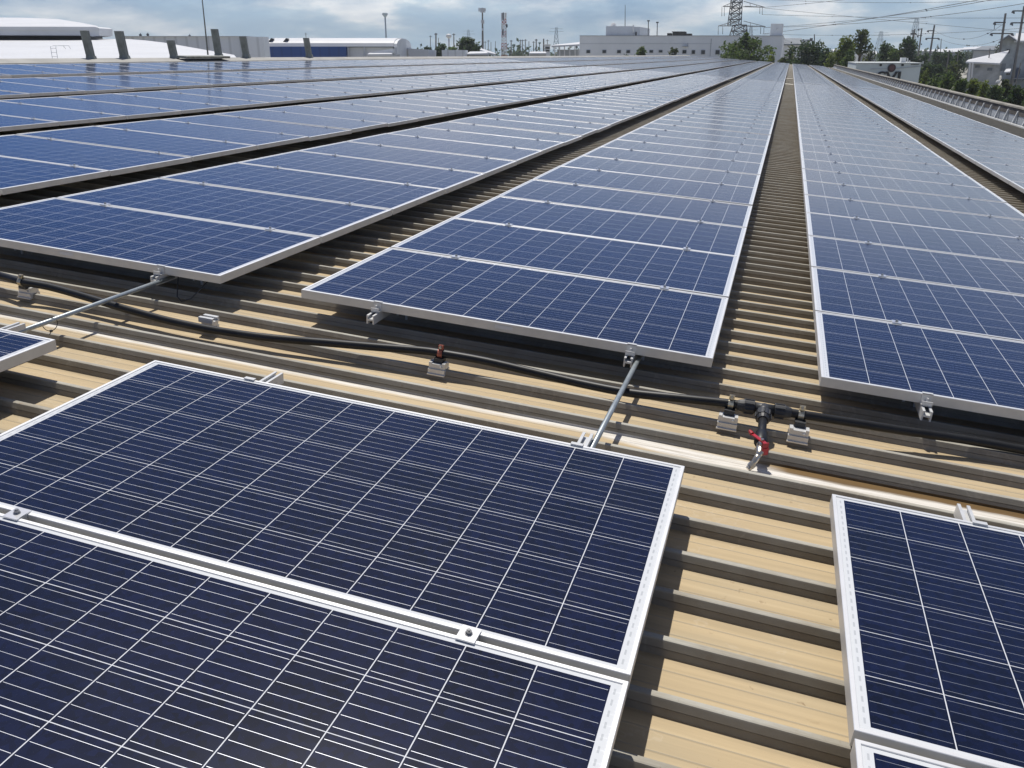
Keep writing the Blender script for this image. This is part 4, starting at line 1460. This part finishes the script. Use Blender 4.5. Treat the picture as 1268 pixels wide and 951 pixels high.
pole((1231, 112), (1245.3, 16.5), 160, 'leaning concrete utility pole with two arms, left one at the right edge', [(28, 1231, 1244.3), (41.5, 1227, 1253)], .20)
m = MB(); m.tube([at(1243, 27.6, 160), at(1231.6, 27.2, 160), at(1231.2, 36, 160)], .06, 6); m.tube([at(1231.8, 30, 160), at(1242, 31, 160)], .03, 4)
wobj('line_bracket', m, M_SSTEEL, 'thin square wire bracket on the arm of the leaning pole', 'bracket')
pole((1249, 126), (1268.5, 7.5), 150, 'leaning concrete utility pole at the very right edge of the photo', [(13.6, 1254, 1268), (28.3, 1252, 1270)], .20)
pole((1149, 83), (1157.2, 31), 240, 'concrete utility pole right of the round dark tree, with wide lower arm', [(38, 1148.6, 1156), (47.5, 1146.6, 1162)], .24)
pole((1136, 76), (1141.6, 35), 250, 'utility pole close right of the round dark tree', [(36, 1137, 1141.5), (44, 1136, 1141.5)], .20)
pole((1128, 72), (1132.8, 36), 260, 'left pole of the pair standing before the round dark tree', [(41.2, 1128, 1133.5)], .20)
pole((1131, 72), (1130.4, 37), 262, 'right pole of the pair standing before the round dark tree', [(41.8, 1129, 1134)], .18)
pole((1163, 90), (1165.6, 48), 330, 'thin far pole right of the wide armed pole', [], .14)
pole((1158, 92), (1161.4, 55), 330, 'thin far pole with lamp, low right of the wide armed pole', [], .14)
pole((1171, 95), (1175.4, 62), 200, 'thin grey pole among the dark trees, left of the white roofed workshop', [], .12)
pole((1184, 92), (1186.8, 62), 190, 'thin grey pole close left of the white roofed workshop', [], .12)
pole((1221, 100), (1226.0, 60), 150, 'slim dark pole standing before the white roofed workshop', [], .10)
pole((1256, 112), (1264, 78), 140, 'slim dark pole before the gabled house', [(98, 1240, 1267)], .09)
MID = [(533.0, 44, 320, .14, 1), (539.8, 41, 330, .30, 1), (543.0, 47, 360, .14, 0), (562.0, 41.5, 300, .20, 1), (600.8, 51, 420, .16, 1), (604.6, 49.5, 430, .18, 1), (608, 52, 440, .16, 0),
       (613.5, 51, 440, .16, 0), (633, 49.5, 330, .2, 1), (644.2, 49, 360, .2, 1), (646.8, 49, 362, .2, 1), (650.6, 48.5, 380, .2, 1), (655, 51, 420, .18, 0), (660.8, 51, 420, .22, 1),
       (664, 48.3, 300, .22, 1), (673.2, 48.0, 300, .26, 0), (677.8, 49.0, 320, .14, 1)]
ML = ['thin lamp pole leftmost in the mid skyline', 'thick dark pole left of the white ball water tower', 'short thin pole beside the thick dark pole', 'pole just right of the white ball water tower',
      'pole just right of the slim phone mast', 'second pole right of the slim phone mast', 'third pole right of the slim phone mast', 'fourth pole right of the slim phone mast',
      'pole just right of the red and white tower', 'left of the twin poles in mid skyline', 'right of the twin poles in mid skyline', 'pole just right of the twin poles', 'thin pole midway between twin poles and lookout tower',
      'double armed pole left of the dark thick pole', 'pole left of the tiny grey green water tower', 'thick dark stub pole left of the lookout tower', 'thin pole directly behind the lookout tower']
for (x, yt, D, r, arms), lab in zip(MID, ML):
    pole((x, 75), (x, yt), D, lab, [(yt + 1.3, x - 1.9, x + 1.9)] if arms else [], r)

# ------------------------------------------------------------------ overhead wires
def wire(pts, D0, D1, label, r=.045):
    m = MB()
    n = 24
    xs = [p[0] for p in pts]
    ys = [p[1] for p in pts]
    co = np.polyfit(xs, ys, 2)
    path = []
    for i in range(n + 1):
        t = i / n
        x = xs[0] + (xs[-1] - xs[0]) * t
        path.append(at(x, np.polyval(co, x), 1 / ((1 - t) / D0 + t / D1)))
    m.tube(path, r, 5)
    for t in (.25, .6):
        q = path[int(n * t)]
        m.cbox(q, (.32, .2, .2))
    wobj('power_line', m, M_WIRE, label, 'power line', 'power lines from the big pylon')


wire([(947, 9), (1060, -2), (1150, -14)], 300, 170, 'topmost wire climbing out of the photo right of the big pylon', .05)
wire([(944, 18), (1090, 21.5), (1290, 22)], 300, 260, 'nearly level wire from the middle arm of the pylon', .05)
wire([(947, 10), (1090, 24), (1290, 42)], 300, 300, 'wire sinking gently right from the middle arm', .05)
wire([(946, 42), (1060, 26), (1200, 2), (1290, -16)], 300, 150, 'thick wire rising from the lower arm to the top right', .06)
wire([(948, 33.5), (1075, 24.5), (1200, 3.0), (1290, -12)], 300, 155, 'double wire just above the thick rising one', .05)
wire([(946, 34), (1110, 25), (1268, 4), (1300, -1)], 300, 190, 'wire ending at the top right corner of the photo', .06)
wire([(944, 42), (1090, 44), (1150, 41), (1290, 33)], 300, 240, 'lowest wire passing behind the feathery tree', .045)
wire([(900, -4), (1010, 3), (1150, 2), (1290, -2)], 300, 260, 'wire skimming the top edge of the photo', .045)
wire([(1245, 27.5), (1200, 48), (1157, 38)], 160, 240, 'thin low wire slung between the leaning pole and wide armed pole', .03)
wire([(1253, 41.5), (1210, 56), (1162, 47.5)], 160, 240, 'thin lowest wire between the leaning pole and wide armed pole', .03)

# ------------------------------------------------------------------ trees
def leafmat(name, a, b, c):
    M = bpy.data.materials.new(name)
    M.use_nodes = True
    k = NT(M.node_tree)
    pb_ = k.n('ShaderNodeBsdfPrincipled')
    k.t.links.new(pb_.outputs[0], k.n('ShaderNodeOutputMaterial').inputs[0])
    t = k.n('ShaderNodeTexCoord')
    nz = k.noise(t.outputs['Object'], .9, 4, .7)
    lc = k.ramp(nz, (.30, a), (.50, b), (.70, c))
    k.put(pb_.inputs['Base Color'], lc)
    pb_.inputs['Roughness'].default_value = .6
    pb_.inputs['Specular IOR Level'].default_value = .3
    tr = k.n('ShaderNodeBsdfTranslucent')
    k.put(tr.inputs[0], k.mix(1.0, lc, (1.25, 1.35, .75), 'MULTIPLY'))
    mx = k.n('ShaderNodeMixShader')
    mx.inputs[0].default_value = .42
    k.t.links.new(pb_.outputs[0], mx.inputs[1])
    k.t.links.new(tr.outputs[0], mx.inputs[2])
    outn = [q for q in k.t.nodes if q.type == 'OUTPUT_MATERIAL'][0]
    k.t.links.new(mx.outputs[0], outn.inputs[0])
    return M


LEAF = {'dark': leafmat('dark_leaf', (.026, .047, .026), (.046, .072, .036), (.070, .100, .046)),
        'mid': leafmat('mid_leaf', (.048, .078, .032), (.078, .112, .044), (.112, .145, .058)),
        'yellow': leafmat('yellow_green_leaf', (.072, .098, .028), (.115, .145, .044), (.18, .195, .062)),
        'olive': leafmat('olive_leaf', (.040, .055, .026), (.070, .085, .042), (.11, .125, .06)),
        'haze': leafmat('hazed_leaf', (.040, .060, .050), (.060, .082, .068), (.085, .11, .088))}  # last entry: distance haze mixed into the leaf colour
M_BARK = mat('bark', (.11, .085, .06), .9, 0, .4, 1.5, bump=.4)


def crown_mesh(clumps, n, size, rnd, flat=.8):
    """leaf-sized faces scattered through clumps [(centre, radii)]"""
    v, f = [], []
    vol = [c[1][0] * c[1][1] * c[1][2] for c in clumps]
    tot = sum(x ** .8 for x in vol)
    for (c, rad), vo in zip(clumps, vol):
        kx = max(8, int(n * vo ** .8 / tot))
        for _ in range(kx):
            d = np.array([rnd.gauss(0, 1) for _ in range(3)])
            d /= np.linalg.norm(d)
            rr = rnd.random() ** .36 * (1.0 + .18 * rnd.gauss(0, 1))
            p = np.array(c) + d * rr * np.array(rad)
            nrm = np.array([rnd.gauss(0, 1), rnd.gauss(0, 1), rnd.gauss(.5, 1)])
            nrm /= np.linalg.norm(nrm)
            u = np.cross(nrm, (rnd.gauss(0, 1), rnd.gauss(0, 1), rnd.gauss(0, 1)))
            u /= np.linalg.norm(u)
            w = np.cross(nrm, u)
            s = size * rnd.uniform(.5, 1.3)
            o = len(v)
            v += [tuple(p - u * s), tuple(p - w * s * .55 + u * .1 * s), tuple(p + u * s), tuple(p + w * s * .55)]
            f.append((o, o + 1, o + 2, o + 3))
    return v, f


def tree(px, yt, D, hw, label, leaf, seed, n=1500, size=.42, name='tree', clumps=None, crown_low=.35, loose=1.0, group='trees round the factories', nclump=11):
    """px,yt: crown top in the photo; hw: half width in photo pixels"""
    rnd = random.Random(seed)
    top = at(px, yt, D)
    base = np.array((top[0], top[1], GZ))
    H = top[2] - GZ
    Wd = hw * 1.25 * D / FPX
    R_ = wempty(name, base, label, 'tree', group)
    cl = []
    lo = H * crown_low
    for i in range(nclump):
        t = rnd.random()
        z = lo + (H - lo) * (.12 + .76 * t)
        prof = math.sin(math.pi * min(1, .22 + .72 * t)) ** .7
        ang = rnd.uniform(0, 2 * math.pi)
        rad = Wd * prof * rnd.uniform(.25, .78)
        rx = Wd * rnd.uniform(.28, .52) * loose
        rz = min((H - lo) * rnd.uniform(.12, .22), H - z)
        cl.append(((rad * math.cos(ang), rad * math.sin(ang), z), (rx, rx, max(rz, .25))))
    cl.append(((0, 0, H - (H - lo) * .18), (Wd * .40, Wd * .40, (H - lo) * .18)))
    cl.append(((0, 0, lo + (H - lo) * .4), (Wd * .62, Wd * .62, (H - lo) * .34)))
    v, f = crown_mesh(cl, n, size, rnd)
    me = bpy.data.meshes.new('crown')
    me.from_pydata(v, [], f)
    me.materials.append(LEAF[leaf])
    link('crown', me, R_)
    m = MB()
    r0 = max(.12, H * .022)
    m.tube([(0, 0, -.2), (.05 * Wd, 0, lo * .6), (0, .04 * Wd, lo + (H - lo) * .35), (0, 0, H * .9)], [r0 * 1.3, r0, r0 * .7, r0 * .2], 8)
    for (c, rad) in cl[:8]:
        s0 = np.array((0, 0, max(.4, c[2] - rad[2] - (H - lo) * .15)))
        m.tube([s0, (s0 + np.array(c)) / 2 + np.array((0, 0, .1)), c], [r0 * .5, r0 * .35, r0 * .12], 5)
    c0 = m.centre()
    link('trunk', m.mesh('trunk', M_BARK, False, c0), R_, tuple(c0))
    return R_


tree(578, 45.6, 215, 17, 'big dark spreading tree in the middle of the skyline', 'dark', 1, 3200, .40)
tree(546, 54, 225, 9, 'dark bushy tree left of the big spreading one', 'dark', 2, 1000, .42)
tree(531, 57.5, 230, 8, 'low dark bush at the left end of the middle tree line', 'dark', 3, 900, .42)
tree(560, 57, 222, 10, 'low bush tucked under the big dark tree', 'mid', 4, 900, .42)
tree(792.5, 58.4, 176, 8, 'small dark tree before the office block windows, left one', 'mid', 5, 900, .30)
tree(776, 63.8, 176, 4, 'tiny shrub top beside the small dark tree', 'olive', 6, 260, .26)
tree(833, 59, 174, 10, 'wide low pale tree before the office block windows', 'olive', 7, 900, .28, loose=.9)
tree(925, 45.6, 160, 29, 'big feathery green tree before the right half of the office block', 'mid', 8, 4600, .30, loose=.85, nclump=20)
tree(924, 39.6, 160, 6, 'upper tuft of leaves above the feathery tree', 'mid', 9, 380, .26, crown_low=.82, loose=.8)
tree(957, 64.5, 150, 7, 'low yellowish bush right of the feathery tree', 'yellow', 10, 420, .24)
tree(979, 57, 185, 9, 'grey green loose tree at the corner of the office block', 'olive', 11, 1200, .34)
tree(1003, 50.4, 172, 23, 'broad dark green tree right of the office block', 'dark', 12, 4200, .34, nclump=16, crown_low=.15)
tree(1024, 58, 168, 13, 'dark rounded tree closing the broad dark clump', 'dark', 13, 1600, .34, crown_low=.15)
tree(1031, 66, 150, 10, 'yellow green bush at the end of the roof', 'yellow', 14, 900, .26, crown_low=.1)
tree(1048, 44.5, 152, 13, 'tall yellow green tree left of the sparse one', 'yellow', 15, 2400, .26, crown_low=.15, loose=.85, nclump=16)
tree(1054, 60, 146, 9, 'dense green tree foot before the tall yellow green tree', 'mid', 16, 1300, .28, crown_low=.1)
tree(1069, 35.6, 156, 13, 'tall sparse tree with an open crown against the sky', 'olive', 17, 900, .26, crown_low=.62, loose=.55, nclump=16)
tree(1080, 60, 190, 9, 'grey twiggy tree behind the sign building, left', 'olive', 18, 800, .32, crown_low=.2)
tree(1097, 53, 185, 12, 'dark green tree behind the sign building', 'dark', 19, 1900, .34, crown_low=.15)
tree(1108, 59, 180, 9, 'mid green tree behind the sign building, right', 'mid', 20, 1100, .34, crown_low=.15)
tree(1127, 44.5, 205, 12, 'round dark tree standing taller behind the paired poles', 'dark', 21, 2600, .36, crown_low=.3, nclump=14)
tree(1113, 62, 200, 9, 'grey brown tree left of the round dark tree', 'olive', 22, 900, .36, crown_low=.15)
for i, (x, y, D, w, lf, lab) in enumerate(((1146, 66, 210, 10, 'dark', 'dark tree right of the sign building roof'), (1160, 64, 230, 11, 'dark', 'dark tree below the thin white roof line'),
                                          (1174, 63.5, 230, 12, 'dark', 'dark tree under the long white far roof'), (1188, 62.5, 215, 9, 'dark', 'dark tree just left of the white roofed workshop'),
                                          (1180, 76, 180, 10, 'olive', 'dull green tree low beside the workshop posts'), (1164, 80, 175, 11, 'dark', 'dark bush in the shade below the far trees'),
                                          (1150, 79, 168, 8, 'dark', 'dark bush right behind the sign building corner'), (1206, 56.4, 420, 3, 'haze', 'tiny far palm left of the grey far roof'),
                                          (1211, 56, 420, 3, 'haze', 'tiny far palm above the white far roof'), (1221, 56.2, 430, 4, 'haze', 'tiny far tree right of the two far palms'),
                                          (1236, 53, 300, 6, 'dark', 'dark tree top just left of the gable'), (1199, 58.4, 400, 4, 'haze', 'tiny far tree above the long white roof'))):
    tree(x, y, D, w, lab, lf, 30 + i, 1100 if w > 6 else 260, .36, crown_low=.12)
for i, (x, y, D, w, lf, lab) in enumerate(((1147, 84, 118, 7, 'yellow', 'small yellow green tree right of the sign building'), (1158, 91, 112, 11, 'mid', 'green bush beyond the parapet, left end of the strip'),
                                          (1176, 90, 110, 14, 'mid', 'broad bright green bush beyond the parapet'), (1192, 97, 104, 10, 'mid', 'round green bush left of the flowering shrub'),
                                          (1207, 97.5, 106, 11, 'yellow', 'yellow green shrub with pale flowers beyond the parapet'), (1221, 100, 102, 10, 'yellow', 'yellow green shrub below the workshop'),
                                          (1234, 104, 98, 9, 'mid', 'green shrub at the foot of the leaning pole'), (1246, 98, 104, 8, 'olive', 'olive shrub between the two leaning poles'),
                                          (1262, 106, 92, 12, 'dark', 'dark green shrub at the right edge of the photo'), (1283, 104, 90, 14, 'dark', 'dark hedge cut by the right edge of the photo'))):
    tree(x, y, D, w, lab, lf, 60 + i, 1500, .20, name='shrub', crown_low=.05, group='shrubs along the planted strip')
# far wood on the horizon
rnd = random.Random(77)
v, f = [], []
for i in range(520):
    px = rnd.uniform(470, 1340)
    D = rnd.uniform(330, 760)
    h = rnd.uniform(7.5, 10.5)
    if rnd.random() < .12:
        h *= 1.25
    p = at(px, 66, D)
    w = rnd.uniform(3, 9)
    vv, ff = crown_mesh([((p[0], p[1], GZ + h * .52), (w, w, h * .48))], 70, .9, rnd)
    o = len(v)
    v += vv
    f += [tuple(t + o for t in q) for q in ff]
me = bpy.data.meshes.new('far_wood')
me.from_pydata(v, [], f)
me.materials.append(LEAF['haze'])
tag(link('far_wood', me), 'low far tree line along the horizon', 'trees', None, 'stuff')
# low scrub between the strip and the houses
v, f = [], []
for i in range(300):
    px = rnd.uniform(1135, 1330)
    D = rnd.uniform(92, 190)
    p = at(px, 66, D)
    h = rnd.uniform(.5, 1.6)
    vv, ff = crown_mesh([((p[0], p[1], GZ + h * .5), (1.5, 1.5, h * .5))], 60, .16, rnd)
    o = len(v)
    v += vv
    f += [tuple(t + o for t in q) for q in ff]
me = bpy.data.meshes.new('scrub')
me.from_pydata(v, [], f)
me.materials.append(LEAF['mid'])
tag(link('scrub', me), 'low green scrub covering the ground beyond the parapet', 'scrub', None, 'stuff')
# globe lamp among the shrubs
R_, B_ = bg('garden_lamp', 1234, 100, 'white globe garden lamp among the shrubs below the leaning pole', 'lamp')
m = MB(); q = at(1235.3, 104.5, 100); m.tube([(q[0], q[1], GZ), q], .05, 8); part('stem', m, M_SSTEEL, R_, B_)
m = MB()
for i in range(8):
    t0, t1 = -math.pi / 2 + math.pi * i / 8, -math.pi / 2 + math.pi * (i + 1) / 8
    m.tube([q + np.array((0, 0, .25 + .24 * math.sin(t0))), q + np.array((0, 0, .25 + .24 * math.sin(t1)))], [max(.24 * math.cos(t0), .005), max(.24 * math.cos(t1), .005)], 12)
part('globe', m, M_WHST, R_, B_, smooth=True)

# ------------------------------------------------------------------ thin humid air over the whole place
hz = MB()
hz.box((-1500, -80, -7.0), (1500, 1600, 62.0))
HM = bpy.data.materials.new('haze')
HM.use_nodes = True
k = NT(HM.node_tree)
pv_ = k.n('ShaderNodeVolumePrincipled')
pv_.inputs['Color'].default_value = (.86, .93, 1.0, 1)
pv_.inputs['Density'].default_value = .00022
pv_.inputs['Anisotropy'].default_value = .2
k.t.links.new(pv_.outputs[0], k.n('ShaderNodeOutputMaterial').inputs[1])
tag(link('haze', hz.mesh('haze', HM)), 'thin pale haze softening the far skyline', 'haze', None, 'stuff')
